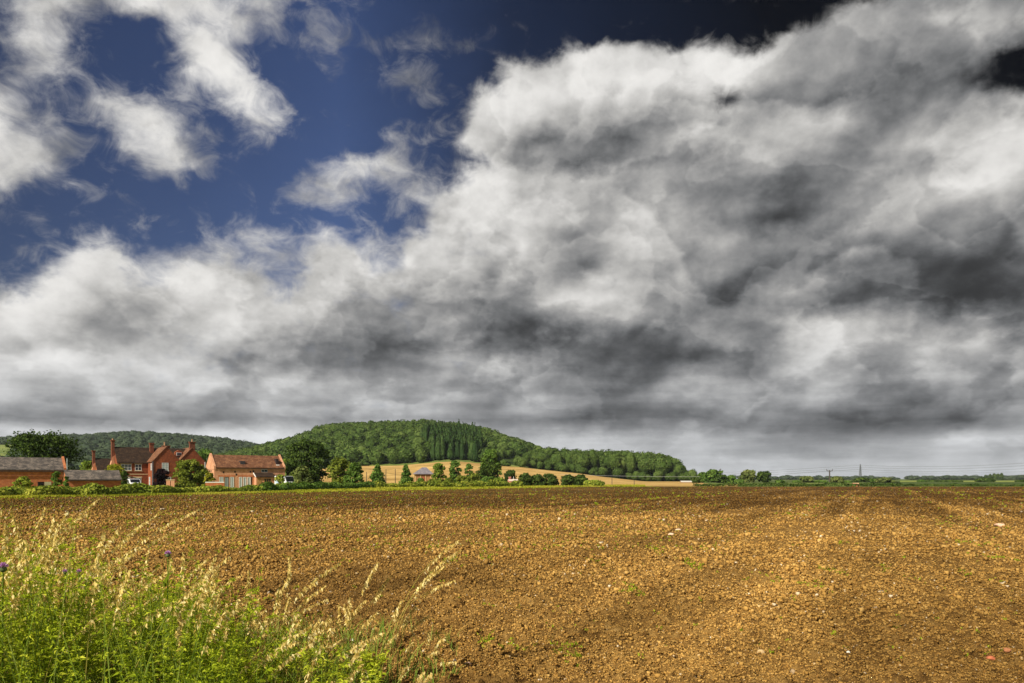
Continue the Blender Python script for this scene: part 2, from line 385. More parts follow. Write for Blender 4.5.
# ---------------------------------------------------------------- foliage builders
def cards(C, N, S, tone=None, g=None, asp=0.62, jitter=0.55):
    """one leaf-clump quad per centre; N preferred normal, S half size. returns V, F, tone per vertex"""
    g = g or rng; n = len(C)
    D = N+g.normal(0, jitter, (n, 3)); D /= np.linalg.norm(D, axis=1, keepdims=True)+1e-9
    A_ = np.cross(D, g.normal(0, 1, (n, 3))); A_ /= np.linalg.norm(A_, axis=1, keepdims=True)+1e-9
    B_ = np.cross(D, A_); S = np.broadcast_to(np.asarray(S, float), (n,))[:, None]
    fold = D*S*0.25
    V = np.stack([C-A_*S, C-B_*S*asp+fold, C+A_*S*1.05, C+B_*S*asp+fold], 1).reshape(-1, 3)
    F = np.arange(n*4).reshape(n, 4)
    T = np.repeat(np.full(n, 0.5) if tone is None else tone, 4)
    return V, F, T
def crown(w, h, n, size, seed, shape='round', lobes=None, dep=None):
    """leaf cards of a crown w wide, h high standing on z=0: uneven lobes on a ragged envelope"""
    g = np.random.default_rng(seed); dep = dep or w
    lobes = lobes or int(13+n/130)
    # lobes sit just inside an envelope that reaches right down to the ground line
    i_ = np.arange(lobes)+0.5
    zf = np.clip(i_/lobes+g.uniform(-.06, .06, lobes), 0.03, 0.98)          # even over the height
    a = i_*2.39996+g.uniform(-.5, .5, lobes)
    if shape == 'cone': env = np.minimum(1.0, 1.42*(1-zf)**0.9+.03); rr = 0.20+0.20*(1-zf)
    elif shape == 'oval': env = np.sqrt(np.maximum(0.02, 1-np.abs((zf-0.42)/0.60)**2.6)); rr = g.uniform(.22, .34, lobes)
    elif shape == 'bush': env = np.sqrt(np.maximum(0.02, 1-(zf*0.96)**2.6)); rr = g.uniform(.20, .34, lobes)
    else: env = np.sqrt(np.maximum(0.02, 1-np.abs((zf-0.45)/0.58)**2.5)); rr = g.uniform(.20, .33, lobes)
    env = env*g.uniform(.86, 1.08, lobes)
    rr = rr*(1.0 if n > 3500 else 1.28)
    inner = g.random(lobes) < 0.22
    rr = np.minimum(rr, 0.92*env+0.05)
    rad = np.maximum(env-rr, 0)*np.where(inner, 0.45, 1.0)
    cx = np.cos(a)*rad*w/2; cy = np.sin(a)*rad*dep/2; cz = zf*h
    R_ = rr*w/2
    vr = np.minimum(1.0, 0.32*h/np.maximum(R_, 1e-6))                        # flatter lobes on low wide bushes
    cz = np.clip(cz, R_*vr*0.3, h-R_*vr*0.95)
    p = R_**2; p = p/p.sum()
    k = g.choice(lobes, n, p=p)
    d_ = g.normal(0, 1, (n, 3)); d_ /= np.linalg.norm(d_, axis=1, keepdims=True)
    d_[:, 2] = np.where(d_[:, 2] < -0.35, -d_[:, 2]*0.6, d_[:, 2])
    r = R_[k]*np.where(g.random(n) < .3, g.uniform(.35, .8, n), g.uniform(0.78, 1.06, n))*(1+0.14*np.sin(d_[:, 0]*7+k)+0.12*np.sin(d_[:, 2]*9+k*2))
    C = np.stack([cx[k], cy[k], cz[k]], 1)+d_*r[:, None]*np.stack([np.ones(n), np.full(n, dep/w), vr[k]], 1)
    C[:, 2] = np.maximum(C[:, 2], size*0.5)
    lt = g.uniform(0.15, 0.85, lobes)
    return cards(C, d_, size*g.uniform(0.65, 1.3, n), lt[k]*0.7+0.15+g.normal(0, .06, n), g)
def blob(seed, shape='round', sub=3):
    """lumpy closed crown 1 wide and 1 high for far woods, plus a fuzz of leaf cards"""
    bm = bmesh.new(); bmesh.ops.create_icosphere(bm, subdivisions=sub, radius=1.0)
    V = np.array([v.co[:] for v in bm.verts]); F = np.array([[v.index for v in f.verts] for f in bm.faces]); bm.free()
    g = np.random.default_rng(seed); k = 16
    L = g.normal(0, 1, (k, 3)); L[:, 2] += .35; L /= np.linalg.norm(L, axis=1, keepdims=True)
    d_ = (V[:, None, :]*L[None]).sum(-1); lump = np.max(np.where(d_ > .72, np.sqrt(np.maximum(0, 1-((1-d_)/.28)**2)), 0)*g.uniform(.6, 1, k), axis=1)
    r = 0.76+0.26*lump+g.normal(0, .075, len(V))
    V = V*r[:, None]
    z = V[:, 2]
    if shape == 'cone':
        f = (z+1)/2; w_ = np.clip(1.15*(1-f)**.8+.05, 0, 1); q = np.hypot(V[:, 0], V[:, 1])+1e-6
        V[:, 0] *= w_/np.maximum(q, .35)*np.minimum(q*1.6, 1); V[:, 1] *= w_/np.maximum(q, .35)*np.minimum(q*1.6, 1)
    V = V*np.array([.5, .5, .5])+np.array([0, 0, .5])
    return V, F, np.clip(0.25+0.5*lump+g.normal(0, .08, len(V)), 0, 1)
def shell(seed, shape, n, size):
    """leaf cards lying over a lumpy crown so that it shades as a round leafy mass"""
    v, f, t_ = blob(seed, shape, 3); g = np.random.default_rng(seed+5000); k = g.integers(0, len(f), n)
    C = v[f[k]].mean(1); N_ = C-np.array([0, 0, .42]); N_ /= np.linalg.norm(N_, axis=1, keepdims=True)
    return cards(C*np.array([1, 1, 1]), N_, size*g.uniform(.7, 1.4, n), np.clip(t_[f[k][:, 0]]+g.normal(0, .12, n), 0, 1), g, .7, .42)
BARK = plain('bark', (0.10, 0.075, 0.05), 0.95, 0.25, 3.0)
def tree(name, label, px, pw, ytop, Y, material, seed, shape='round', group=None, n=1400, ybase=None, trunk=0.05, cat='tree', dep=None, size=None, zb=0.0):
    """a tree standing on the ground at the azimuth px, its crown pw wide and its top at row ytop"""
    x = wx(px, Y); zt = hz(ytop, Y); w = pw*Y/FOC; H = zt-zb
    root = empty(name, (x, Y, zb), random.uniform(0, 6.28)); tag(root, label, cat, group)
    ch = H*(1-trunk) if trunk else H
    s = size or max(1.25*Y/FOC, 0.16)
    V, F, T = crown(w*1.06, ch, int(n*1.5), s, seed, shape, dep=dep, lobes=int(13+n/130))
    V = V+np.array([0, 0, H-ch])
    quads('crown', V, F, material, root, tone=T)
    g = random.Random(seed); mb = MB(); r0 = 0.035*H+0.02
    mb.tube([(0, 0, -0.1), (r0*.3, 0, H*0.25), (0, r0*.4, H*0.5), (r0*.5, 0, H*0.8)], [r0, r0*.75, r0*.5, r0*.15])
    for i in range(5):
        a_ = g.uniform(0, 6.28); z0 = H*g.uniform(.22, .5)
        mb.tube([(0, 0, z0), (math.cos(a_)*w*.16, math.sin(a_)*w*.16, z0+H*.13), (math.cos(a_)*w*.32, math.sin(a_)*w*.32, z0+H*.28)], [r0*.45, r0*.3, r0*.1], 5)
    mb.build('trunk', BARK, root)
    return root
# ---------------------------------------------------------------- land
# materials of the ground
def soil_material(lump=False):
    m, t, p, o = mat('soil_lumps' if lump else 'ploughed_soil'); P = t.node('ShaderNodeNewGeometry').outputs['Position']
    x, y, z = t.sep(P)
    ca, sa = math.cos(R(28)), math.sin(R(28))
    across = t.m('SUBTRACT', t.m('MULTIPLY', x, ca), t.m('MULTIPLY', y, sa))
    along = t.m('ADD', t.m('MULTIPLY', x, sa), t.m('MULTIPLY', y, ca))
    st = t.comb(across, t.m('MULTIPLY', along, 0.07), 0.0)          # drilling direction
    n_band = t.noise(st, 0.55, 4, 0.6)
    n_big = t.noise(P, 0.055, 4, 0.55)
    n_mid = t.noise(P, 1.4, 6, 0.65)
    n_fine = t.noise(P, 16.0, 5, 0.7)
    clod = t.noise(t.v('MULTIPLY', P, (1.0, 0.34, 1.0)), 5.5, 6, 0.75)
    c = t.ramp(t.m('ADD', t.m('MULTIPLY', n_fine, 0.45), t.m('MULTIPLY', clod, 0.55)),
               [(0.36, (.10, .050, .015)), (0.47, (.24, .130, .036)), (0.57, (.40, .235, .068)), (0.70, (.54, .35, .13))])
    if lump:
        tone = t.node('ShaderNodeAttribute', attribute_name='tone').outputs['Fac']
        c = t.ramp(tone, [(0.0, (.12, .056, .014)), (0.3, (.33, .175, .044)), (0.6, (.50, .29, .076)), (0.90, (.62, .39, .125)), (0.955, (.60, .42, .19)), (0.97, (.66, .50, .29)), (1.0, (.76, .63, .44))])
    soil_tone = t.m('ADD', t.m('ADD', t.m('MULTIPLY', n_band, 1.15), t.m('MULTIPLY', n_big, 1.2)), t.m('MULTIPLY', n_mid, 0.5))
    # the soil colour turns darker over the far strip of the field
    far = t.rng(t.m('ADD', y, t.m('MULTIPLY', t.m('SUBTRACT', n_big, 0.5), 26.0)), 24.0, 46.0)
    soil_tone = t.m('SUBTRACT', soil_tone, t.m('MULTIPLY', far, 0.42))
    # pale compacted wheel tracks that run with the drilling
    for c0 in (-14.6, -12.9, -3.2, -1.5, 3.0, 6.9, 8.6):
        w = t.m('ABSOLUTE', t.m('SUBTRACT', t.m('ADD', across, t.m('MULTIPLY', t.m('SUBTRACT', n_mid, 0.5), 0.7)), c0))
        soil_tone = t.m('ADD', soil_tone, t.m('MULTIPLY', t.rng(w, 0.10, 0.45, 1.0, 0.0), 0.18))
    dry = t.rng(soil_tone, 0.90, 1.85)  # position on the dark to light soil colour scale
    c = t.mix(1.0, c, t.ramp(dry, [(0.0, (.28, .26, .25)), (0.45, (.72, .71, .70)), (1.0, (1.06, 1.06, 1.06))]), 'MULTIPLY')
    if lump:
        t.l.new(c, p.inputs['Base Color']); p.inputs['Roughness'].default_value = 1.0; p.inputs['Specular IOR Level'].default_value = 0.03
        return m
    # little pale stones and straw too small to be modelled one by one far away
    vo = t.node('ShaderNodeTexVoronoi', feature='F1'); t.l.new(t.v('MULTIPLY', P, (1, .6, 1)), vo.inputs['Vector']); vo.inputs['Scale'].default_value = 5.0
    s1 = t.rng(vo.outputs['Distance'], 0.05, 0.13, 1.0, 0.0)
    pick = t.rng(t.sep(vo.outputs['Color'])[0], 0.74, 0.80)
    c = t.mix(t.m('MULTIPLY', t.m('MULTIPLY', s1, pick), 0.8), c, (.62, .46, .28))
    # thin haze of seedlings towards the farm side of the field
    n_g = t.noise(t.v('MULTIPLY', P, (1, .3, 1)), 2.2, 6, 0.75)
    gz = t.m('MULTIPLY', t.rng(t.m('ADD', t.m('MULTIPLY', x, 1.0), t.m('MULTIPLY', y, -0.42)), -2.0, -48.0), t.rng(y, 26.0, 58.0))
    gz = t.m('MULTIPLY', gz, t.rng(n_g, 0.47, 0.62))
    c = t.mix(t.m('MULTIPLY', gz, 0.75), c, (.15, .16, .03))
    t.l.new(c, p.inputs['Base Color']); p.inputs['Roughness'].default_value = 1.0; p.inputs['Specular IOR Level'].default_value = 0.05
    bump(t, p, t.m('ADD', clod, t.m('MULTIPLY', n_fine, 0.6)), 1.0, 0.09)
    return m
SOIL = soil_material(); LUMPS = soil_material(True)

def grass_ground(name, c1, c2, c3, sc=0.05):
    m, t, p, o = mat(name); P = t.node('ShaderNodeNewGeometry').outputs['Position']
    n1 = t.noise(P, sc, 6, 0.62); n2_ = t.noise(P, sc*22, 5, 0.7)
    f = t.m('ADD', t.m('MULTIPLY', n1, 0.6), t.m('MULTIPLY', n2_, 0.4))
    t.l.new(t.ramp(f, [(0.36, c1), (0.5, c2), (0.64, c3)]), p.inputs['Base Color'])
    p.inputs['Roughness'].default_value = 1.0; p.inputs['Specular IOR Level'].default_value = 0.05
    return m
PASTURE = grass_ground('pasture_grass', (.06, .09, .02), (.12, .16, .035), (.20, .22, .06), 0.004)
VERGE = grass_ground('verge_turf', (.14, .15, .02), (.25, .26, .03), (.38, .34, .07), 0.06)
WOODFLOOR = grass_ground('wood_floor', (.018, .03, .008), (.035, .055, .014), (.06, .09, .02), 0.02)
HILLGRASS = grass_ground('hill_grass', (.09, .13, .03), (.16, .20, .045), (.24, .27, .07), 0.012)

def sheet(name, pts, z, material, kind='structure'):
    me = bpy.data.meshes.new(name); me.from_pydata([(x, y, z) for x, y in pts], [], [tuple(range(len(pts)))])
    o = link(name, me, material); tag(o, kind=kind); return o

# one sheet out to the horizon
V = [(0, 0, -0.06)]; F = []; na = 64; rr_ = [40, 160, 600, 2000, 9000]
for r in rr_:
    for k in range(na): V.append((r*math.sin(2*math.pi*k/na), r*math.cos(2*math.pi*k/na), -0.06))
for k in range(na): F.append((0, 1+(k+1) % na, 1+k))
for i in range(len(rr_)-1):
    for k in range(na):
        a0 = 1+i*na; b0 = a0+na; F.append((a0+k, a0+(k+1) % na, b0+(k+1) % na, b0+k))
me = bpy.data.meshes.new('ground'); me.from_pydata(V, [], F); ground = link('ground', me, PASTURE)
tag(ground, 'flat green farmland reaching out to the horizon', 'ground', kind='structure')

# the ploughed field: its far edge runs from the hedge on the left out to the right
def edge_y(m):
    """distance at which the bearing x = m*y meets the far edge of the field"""
    yl = (-43.5-0.645*59.5)/(m-0.645)
    return np.where((m < 0.62) & (yl > 0), np.minimum(yl, 154.0), 154.0)
NC, NR = 860, 900
tt = np.linspace(-1, 1, NC); tt = 0.55*tt+0.45*tt**3*1.0 if False else tt
mm = 0.86*tt
ye = edge_y(mm)
s = np.linspace(0, 1, NR)[:, None]
y0 = 3.2
e_ = 0.42
Yg = (y0**-e_+(ye[None, :]**-e_-y0**-e_)*s)**(-1/e_)
Xg = mm[None, :]*Yg+tt[None, :]*2.0
g_ = np.random.default_rng(3)
jx = Xg+g_.uniform(-.3, .3, Xg.shape)*0.0016*Yg; jy = Yg
ca, sa = math.cos(R(28)), math.sin(R(28))
ac = jx*ca-jy*sa; al = jx*sa+jy*ca
near = np.clip(1.25-Yg/70.0, 0.55, 1.0)
H = 0.050*clods(jx/0.085, jy/0.085, 5)/0.8+0.026*clods(jx/0.042, jy/0.042, 9)/0.8
big = clods(jx/0.23, jy/0.23, 21)
H += 0.050*big*(vnoise(jx/0.9, jy/0.9, 33) > 0.42)
H += 0.016*fbm(jx/0.02, jy/0.02, 2, 40)
H *= near*(0.55+0.75*fbm(jx/1.3, jy/1.3, 3, 50))
H += 0.07*(fbm(ac/1.1, al/9.0, 3, 60)-0.5)                      # drill lines
H += 0.22*(fbm(jx/7.0, jy/7.0, 3, 61)-0.5)
# lugs of a tyre track crossing the near ground
trk = np.exp(-((ac-(-1.5)+0.4*np.sin(al/4))/0.55)**2)+np.exp(-((ac-0.9+0.4*np.sin(al/4))/0.55)**2)
H += -0.035*trk+0.022*trk*np.sin(al*2*math.pi/0.42+3*np.abs(ac))
Hmin = 0.02
ef = np.clip((1-s)*NR/30.0, 0, 1)
Zg = Hmin+(H+0.12)*ef
V = np.stack([jx, jy, Zg], -1).reshape(-1, 3)
idx = np.arange(NR*NC).reshape(NR, NC)
F = np.stack([idx[:-1, :-1], idx[:-1, 1:], idx[1:, 1:], idx[1:, :-1]], -1).reshape(-1, 4)
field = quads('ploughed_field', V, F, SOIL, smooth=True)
tag(field, 'brown ploughed field of crumbly soil with faint drill lines', 'field', kind='structure')
def field_z(x, y):
    """soil height of the nearest field vertex"""
    m = (x-0.0)/y
    j = np.clip(np.round((m*y/(0.86*y+2.0)+1)/2*(NC-1)).astype(int), 0, NC-1)
    yy = np.clip(y, y0, ye[j]*0.999)
    i = np.clip(np.round((yy**-e_-y0**-e_)/(ye[j]**-e_-y0**-e_)*(NR-1)).astype(int), 0, NR-1)
    return Zg[i, j]

# verge between field and hedge
def edge_pt(m, off=0.0):
    y = float(edge_y(np.array([m]))[0])+off
    return (m*y, y)
ms = np.linspace(-0.86, 0.20, 60)
vp = [edge_pt(m, -0.8) for m in ms]; vq = [(m*(float(edge_y(np.array([m]))[0])*1.0+off), float(edge_y(np.array([m]))[0])+off) for m in ms for off in [max(14.0, 52.0*(1 if m < -.1 else .6))]]
V = [(x, y, 0.02) for x, y in vp]+[(x, y, -0.02) for x, y in vq]; n = len(ms)
me = bpy.data.meshes.new('grass_verge'); me.from_pydata(V, [], [(i, i+1, n+i+1, n+i) for i in range(n-1)])
tag(link('grass_verge', me, VERGE), 'strip of yellow green turf along the far edge of the field', 'verge', kind='structure')

# level fields far to the right
LIGHTFIELD = grass_ground('light_crop', (.16, .20, .045), (.24, .27, .06), (.32, .33, .10), 0.01)
DULLMEADOW = grass_ground('dull_meadow', (.04, .065, .018), (.075, .105, .028), (.12, .14, .045), 0.012)
for nm, x0, x1, ya, yb, M_ in (('pale_meadow', 900, 1060, 430, 640, LIGHTFIELD), ('green_meadow', 870, 1060, 175, 400, DULLMEADOW), ('far_meadow', 560, 900, 330, 900, DULLMEADOW)):
    sheet(nm, [(wx(x0, ya), ya), (wx(x1, ya), ya), (wx(x1, yb), yb), (wx(x0, yb), yb)], -0.04, M_)

# the wooded hill and the stubble field on its foot
SKX = [100, 150, 200, 240, 260, 275, 290, 305, 318, 335, 360, 400, 430, 445, 465, 480, 500, 520, 535, 545, 560, 620, 700, 740]
SKY_ = [476, 470, 458, 449, 444, 439, 436, 431, 425, 423, 421, 420, 419, 421, 423, 426, 432, 439, 445, 450, 456, 463, 474, 480]
BSX = [100, 200, 250, 300, 340, 360, 400, 440, 460, 480, 500, 520, 540, 580, 600, 650, 690, 740]
BSY = [477, 475, 473, 470, 467, 466, 465.5, 462, 461.5, 463.5, 466, 467, 469.5, 473.5, 476.5, 482, 485, 486]
YB, YC = 480.0, 800.0
def hill_z(px, Y):
    px = np.asarray(px, float); Y = np.asarray(Y, float)
    zb = EYE-(np.interp(px, BSX, BSY)-HZ)/FOC*YB
    zc = np.maximum(EYE-(np.interp(px, SKX, SKY_)-HZ)/FOC*YC-13.0, zb+1.5)
    f1 = np.clip((Y-165)/(YB-165), 0, 1); f1 = f1*f1*(3-2*f1)*0.5+f1*0.5
    f2 = np.clip((Y-YB)/(YC-YB), 0, 1); f2 = f2*0.35+0.65*np.sin(f2*math.pi/2)
    f3 = np.clip((Y-YC)/500, 0, 1)
    zb = np.maximum(zb, np.interp(px, [640, 692, 720], [0.03, 0.03, -0.4]))
    return np.maximum(0.0+zb*f1+(zc-zb)*f2-(zc*0.8)*f3**1.5, -1.0)
def terrain(name, pxs, Ys, zf, material, label):
    PX, YY = np.meshgrid(pxs, Ys); Z_ = zf(PX, YY); X_ = (PX-512)/FOC*YY
    nr, nc = PX.shape; idx = np.arange(nr*nc).reshape(nr, nc)
    F = np.stack([idx[:-1, :-1], idx[:-1, 1:], idx[1:, 1:], idx[1:, :-1]], -1).reshape(-1, 4)
    o = quads(name, np.stack([X_, YY, Z_], -1).reshape(-1, 3), F, material, smooth=True)
    return tag(o, label, 'hill', kind='structure')
m, t, p, o = mat('stubble'); P = t.node('ShaderNodeNewGeometry').outputs['Position']
n1_ = t.noise(P, 0.02, 5, 0.6); n2_ = t.noise(t.v('MULTIPLY', P, (1, .25, .25)), 0.22, 5, 0.65)
sx_, sy_, sz_ = t.sep(P)
n3_ = t.noise(P, 0.9, 5, 0.7)
sc_ = t.ramp(t.m('ADD', t.m('MULTIPLY', n1_, .45), t.m('ADD', t.m('MULTIPLY', n2_, .35), t.m('MULTIPLY', n3_, .2))), [(0.36, (.27, .165, .05)), (0.5, (.50, .32, .105)), (0.62, (.66, .45, .17))])
tr_ = t.m('SINE', t.m('MULTIPLY', t.m('ADD', t.m('ADD', sx_, t.m('MULTIPLY', sy_, 0.35)), t.m('MULTIPLY', n1_, 9.0)), 6.2832/17.0))
sc_ = t.mix(t.rng(tr_, 0.90, 0.99, 0.0, 0.5), sc_, (.24, .16, .055))
t.l.new(sc_, p.inputs['Base Color']); p.inputs['Roughness'].default_value = 1.0; p.inputs['Specular IOR Level'].default_value = 0.05
STUBBLE = m
terrain('stubble_field', np.arange(318, 743, 6), np.linspace(160, 470, 30), hill_z, STUBBLE, 'golden stubble field rising to the foot of the wood')
terrain('hill_foot', np.arange(98, 319, 10), np.linspace(188, 492, 20), hill_z, HILLGRASS, 'green slope at the foot of the wooded hill behind the farm')
terrain('hill_margin', np.arange(318, 743, 6), np.linspace(470, 492, 4), hill_z, HILLGRASS, 'green grass margin between stubble and wood')
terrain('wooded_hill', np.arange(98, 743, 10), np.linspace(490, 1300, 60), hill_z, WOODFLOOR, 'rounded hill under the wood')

FSX = [-260, -60, 0, 20, 40, 60, 90, 110, 128, 150, 200, 240, 260, 300, 340, 420]
FSY = [452, 441, 439, 438, 437, 437, 436, 434.5, 433, 434, 437, 442, 446, 453, 462, 474]
YF = 1600.0
def far_z(px, Y):
    px = np.asarray(px, float); Y = np.asarray(Y, float)
    zc = EYE-(np.interp(px, FSX, FSY)-HZ)/FOC*YF-13.0
    f = np.clip((Y-420)/(YF-420), 0, 1)
    z = -0.5+(zc+0.5)*(0.25*f+0.75*f*f*(3-2*f))
    z = z+5.0*(vnoise(px/40.0, Y/170.0, 71)-0.5)*np.clip(f*3, 0, 1)*(1-f)*2
    return np.maximum(z-zc*0.8*np.clip((Y-YF)/700, 0, 1)**1.5, -1.0)
terrain('far_hill', np.arange(-270, 424, 8), np.linspace(420, 2300, 70), far_z, HILLGRASS, 'long low hill far behind the farm')
RSX = [760, 800, 860, 930, 985, 1010, 1040, 1120, 1300]; RSY = [479.6, 479.3, 479.2, 479, 477.5, 475.5, 473.5, 471, 470]
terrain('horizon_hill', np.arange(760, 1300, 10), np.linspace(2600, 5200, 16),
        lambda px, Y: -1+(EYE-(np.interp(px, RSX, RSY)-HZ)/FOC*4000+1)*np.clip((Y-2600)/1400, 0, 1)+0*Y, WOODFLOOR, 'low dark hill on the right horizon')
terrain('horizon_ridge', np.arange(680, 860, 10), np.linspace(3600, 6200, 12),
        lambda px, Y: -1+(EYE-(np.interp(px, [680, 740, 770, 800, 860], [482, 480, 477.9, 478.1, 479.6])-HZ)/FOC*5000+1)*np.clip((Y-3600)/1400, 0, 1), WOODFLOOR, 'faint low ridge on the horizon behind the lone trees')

# hazy summer air: one even box of thin air round everything on the ground
m = bpy.data.materials.new('hazy_air'); m.use_nodes = True; t = NT(m.node_tree); t.n.clear()
o = t.node('ShaderNodeOutputMaterial'); pv = t.node('ShaderNodeVolumePrincipled'); t.l.new(pv.outputs[0], o.inputs['Volume'])
pv.inputs['Color'].default_value = (.80, .88, 1.0, 1); pv.inputs['Density'].default_value = 0.00005; pv.inputs['Anisotropy'].default_value = 0.0
hb_ = MB().box(-9300, 9300, -9300, 9300, -3.5, 135).build('haze', m); tag(hb_, 'thin bluish summer haze in the air over the land', 'haze', kind='stuff')
scene.cycles.volume_bounces = 0
# ---------------------------------------------------------------- far woods (read as one mass each)
LEAF_WOOD = foliage('wood_leaves', (.022, .044, .010), (.075, .122, .026), (.17, .225, .058), 0.22)
LEAF_CONIFER = foliage('conifer_needles', (.014, .034, .011), (.042, .080, .021), (.09, .135, .038), 0.12)
LEAF_FAR = foliage('far_wood_leaves', (.034, .054, .030), (.066, .094, .050), (.11, .14, .07), 0.2)

def protos(n, shape='round', sub=2):
    out = []
    for i in range(n):
        v, f, t_ = blob(900+i*7+len(shape), shape, sub); v = (v-np.array([0, 0, .45]))*np.array([.90, .90, .93])+np.array([0, 0, .44]); out.append((v, f, t_*.6))
    return out
FUZZ = [shell(900+i*7+5, 'round', 260, .062) for i in range(8)]
FUZZC = [shell(900+i*7+4, 'cone', 220, .055) for i in range(5)]
FUZZO = [shell(900+i*7+5, 'round', 420, .050) for i in range(8)]
FUZZF = [shell(900+i*7+5, 'round', 110, .085) for i in range(6)]
def plant(name, label, P, W, Hh, material, pr, seed, tone_sp=0.5, fz=None):
    """copies of crown prototypes at P (n,3), width W, height Hh: one mesh for a wood that reads as one mass"""
    g = np.random.default_rng(seed); Vs = []; Fs = []; Ts = []; nv = 0; fz = fz or FUZZ
    tn = vnoise(P[:, 0]/38.0, P[:, 1]/38.0, seed)*0.55+g.uniform(0, .45, len(P)); k = g.integers(0, len(pr), len(P)); a = g.uniform(0, 6.283, len(P))
    for i in range(len(P)):
        c, s_ = math.cos(a[i]), math.sin(a[i])
        for v, f, t_ in (pr[k[i]], fz[k[i]]):
            x = v[:, 0]*c-v[:, 1]*s_; y = v[:, 0]*s_+v[:, 1]*c
            Vs.append(np.stack([x*W[i]+P[i, 0], y*W[i]+P[i, 1], v[:, 2]*Hh[i]+P[i, 2]], 1)); Ts.append(t_*(1-tone_sp)+tn[i]*tone_sp)
            f3 = f if f.shape[1] == 3 else np.concatenate([f[:, [0, 1, 2]], f[:, [0, 2, 3]]])
            Fs.append(f3+nv); nv += len(v)
    return tag(quads(name, np.concatenate(Vs), np.concatenate(Fs), material, tone=np.concatenate(Ts), smooth=False), label, 'wood', kind='stuff')
def scatter(zf, px0, px1, Y0, Y1, step, keep, seed, jit=0.42):
    """roughly even planting points on a terrain"""
    g = np.random.default_rng(seed); out = []
    Y = Y0
    while Y < Y1:
        n = int((px1-px0)/FOC*Y/step)+1
        px = px0+(np.arange(n)+g.uniform(-jit, jit, n))*step*FOC/Y
        yy = Y+g.uniform(-jit, jit, n)*step
        ok = keep(px, yy)
        out.append(np.stack([px[ok], yy[ok]], 1)); Y += step
    q = np.concatenate(out); px, yy = q[:, 0], q[:, 1]
    return np.stack([(px-512)/FOC*yy, yy, zf(px, yy)], 1), px
def in_conifer(px, Y): return (px > 424+6*np.sin(Y/25)) & (px < 482) & (Y < 575)
round_pr = protos(8); cone_pr = protos(5, 'cone', 2); low_pr = protos(6, 'round', 2)
g = np.random.default_rng(77)
P, px = scatter(hill_z, 150, 560, 486, 1000, 10.0, lambda px, Y: ~in_conifer(px, Y) & ~((px > 508) & (Y < 560) & (px < 533)) & ~((px > 500) & (Y < 520)), 1)
W = g.uniform(8.0, 14.5, len(P))*np.where(g.random(len(P)) < .12, 1.35, 1.0); Hh = 11.0*g.uniform(0.75, 1.25, len(P)) 
plant('hillside_wood', 'broadleaf wood covering the whole rounded hill', P-np.array([0, 0, 1.0]), W, Hh, LEAF_WOOD, round_pr, 2)
P, px = scatter(hill_z, 418, 490, 488, 590, 4.6, lambda px, Y: in_conifer(px, Y), 3)
Hh = g.uniform(14, 23, len(P)); W = g.uniform(4.2, 7.0, len(P))
plant('conifer_plantation', 'dark stand of tall narrow conifers low on the wooded hill', P-np.array([0, 0, .6]), W, Hh, LEAF_CONIFER, cone_pr, 4, 0.6, FUZZC)
# lower wood: a block of tall trees whose edge steps down to the right
TX = [520, 530, 545, 580, 600, 640, 655, 668, 676, 682, 687, 694]; TY = [458, 451, 447.5, 449.5, 450, 452, 453, 456, 459, 464, 471, 479]
P, px = scatter(hill_z, 524, 690, 484, 540, 6.2, lambda px, Y: px < 690, 5)
full = np.maximum(EYE-(np.interp(px, TX, TY)-HZ)/FOC*P[:, 1]-P[:, 2], 3)*g.uniform(0.80, 1.04, len(P)); lift = g.uniform(.15, .45, len(P))
Q = P.copy(); Q[:, 2] += full*lift; W = g.uniform(7.5, 12.5, len(P))*np.clip(full/14, .45, 1)
q2 = P[g.random(len(P)) < .8]; q2 = q2+np.column_stack([g.normal(0, 2.5, len(q2)), g.normal(-3, 2, len(q2)), np.zeros(len(q2))]); w2_ = g.uniform(5, 9, len(q2))
plant('lower_wood', 'block of tall leafy trees above the stubble, right of the wooded hill', np.concatenate([Q, q2]), np.concatenate([W, w2_]), np.concatenate([full*(1-lift), w2_*g.uniform(.8, 1.2, len(q2))]), LEAF_WOOD, round_pr, 6, 0.5, FUZZO)
# scrub at the foot of both woods
P, px = scatter(hill_z, 250, 690, 474, 486, 5.0, lambda px, Y: (np.sin(px*0.35)+np.sin(px*.13) > -0.1) & ((px > 600) | (px < 380) | (px > 486)) & ~((px>520)&(px<531)), 8)
W = g.uniform(3.5, 7.5, len(P)); plant('scrub', 'scrub bushes along the foot of the woods', P, W, W*g.uniform(.55, .9, len(P)), LEAF_WOOD, round_pr, 9)
# far hill behind the farm: woods with open green between
def far_keep(px, Y):
    a = vnoise(px/55.0, Y/230.0, 81)+0.5*vnoise(px/22., Y/110., 82)
    return (a > 0.42) | (Y > 1250)
P, px = scatter(far_z, -200, 345, 430, 1720, 13.5, lambda px, Y: far_keep(px, Y) & ~((px < 16) & (Y > 700) & (Y < 1250)), 10)
W = g.uniform(12, 19, len(P)); plant('far_woodland', 'hazy woods spread over the long hill behind the farm', P-np.array([0, 0, 1.5]), W, W*g.uniform(.7, .95, len(P)), LEAF_FAR, low_pr, 11, 0.45, FUZZF)
# lines of trees on the right horizon
pxs = g.uniform(740, 1075, 900); Ys = np.where(g.random(900) < .6, g.uniform(1300, 1700, 900), g.uniform(2000, 2500, 900))
ok = (pxs > 905) | (g.random(900) < 0.45); pxs = pxs[ok]; Ys = Ys[ok]
P = np.stack([(pxs-512)/FOC*Ys, Ys, np.zeros(len(pxs))], 1); W = g.uniform(10, 18, len(P))
plant('horizon_tree_line', 'dark line of trees along the right horizon', P, W, W*g.uniform(.35, .6, len(P)), LEAF_FAR, low_pr, 12, .5, FUZZF)
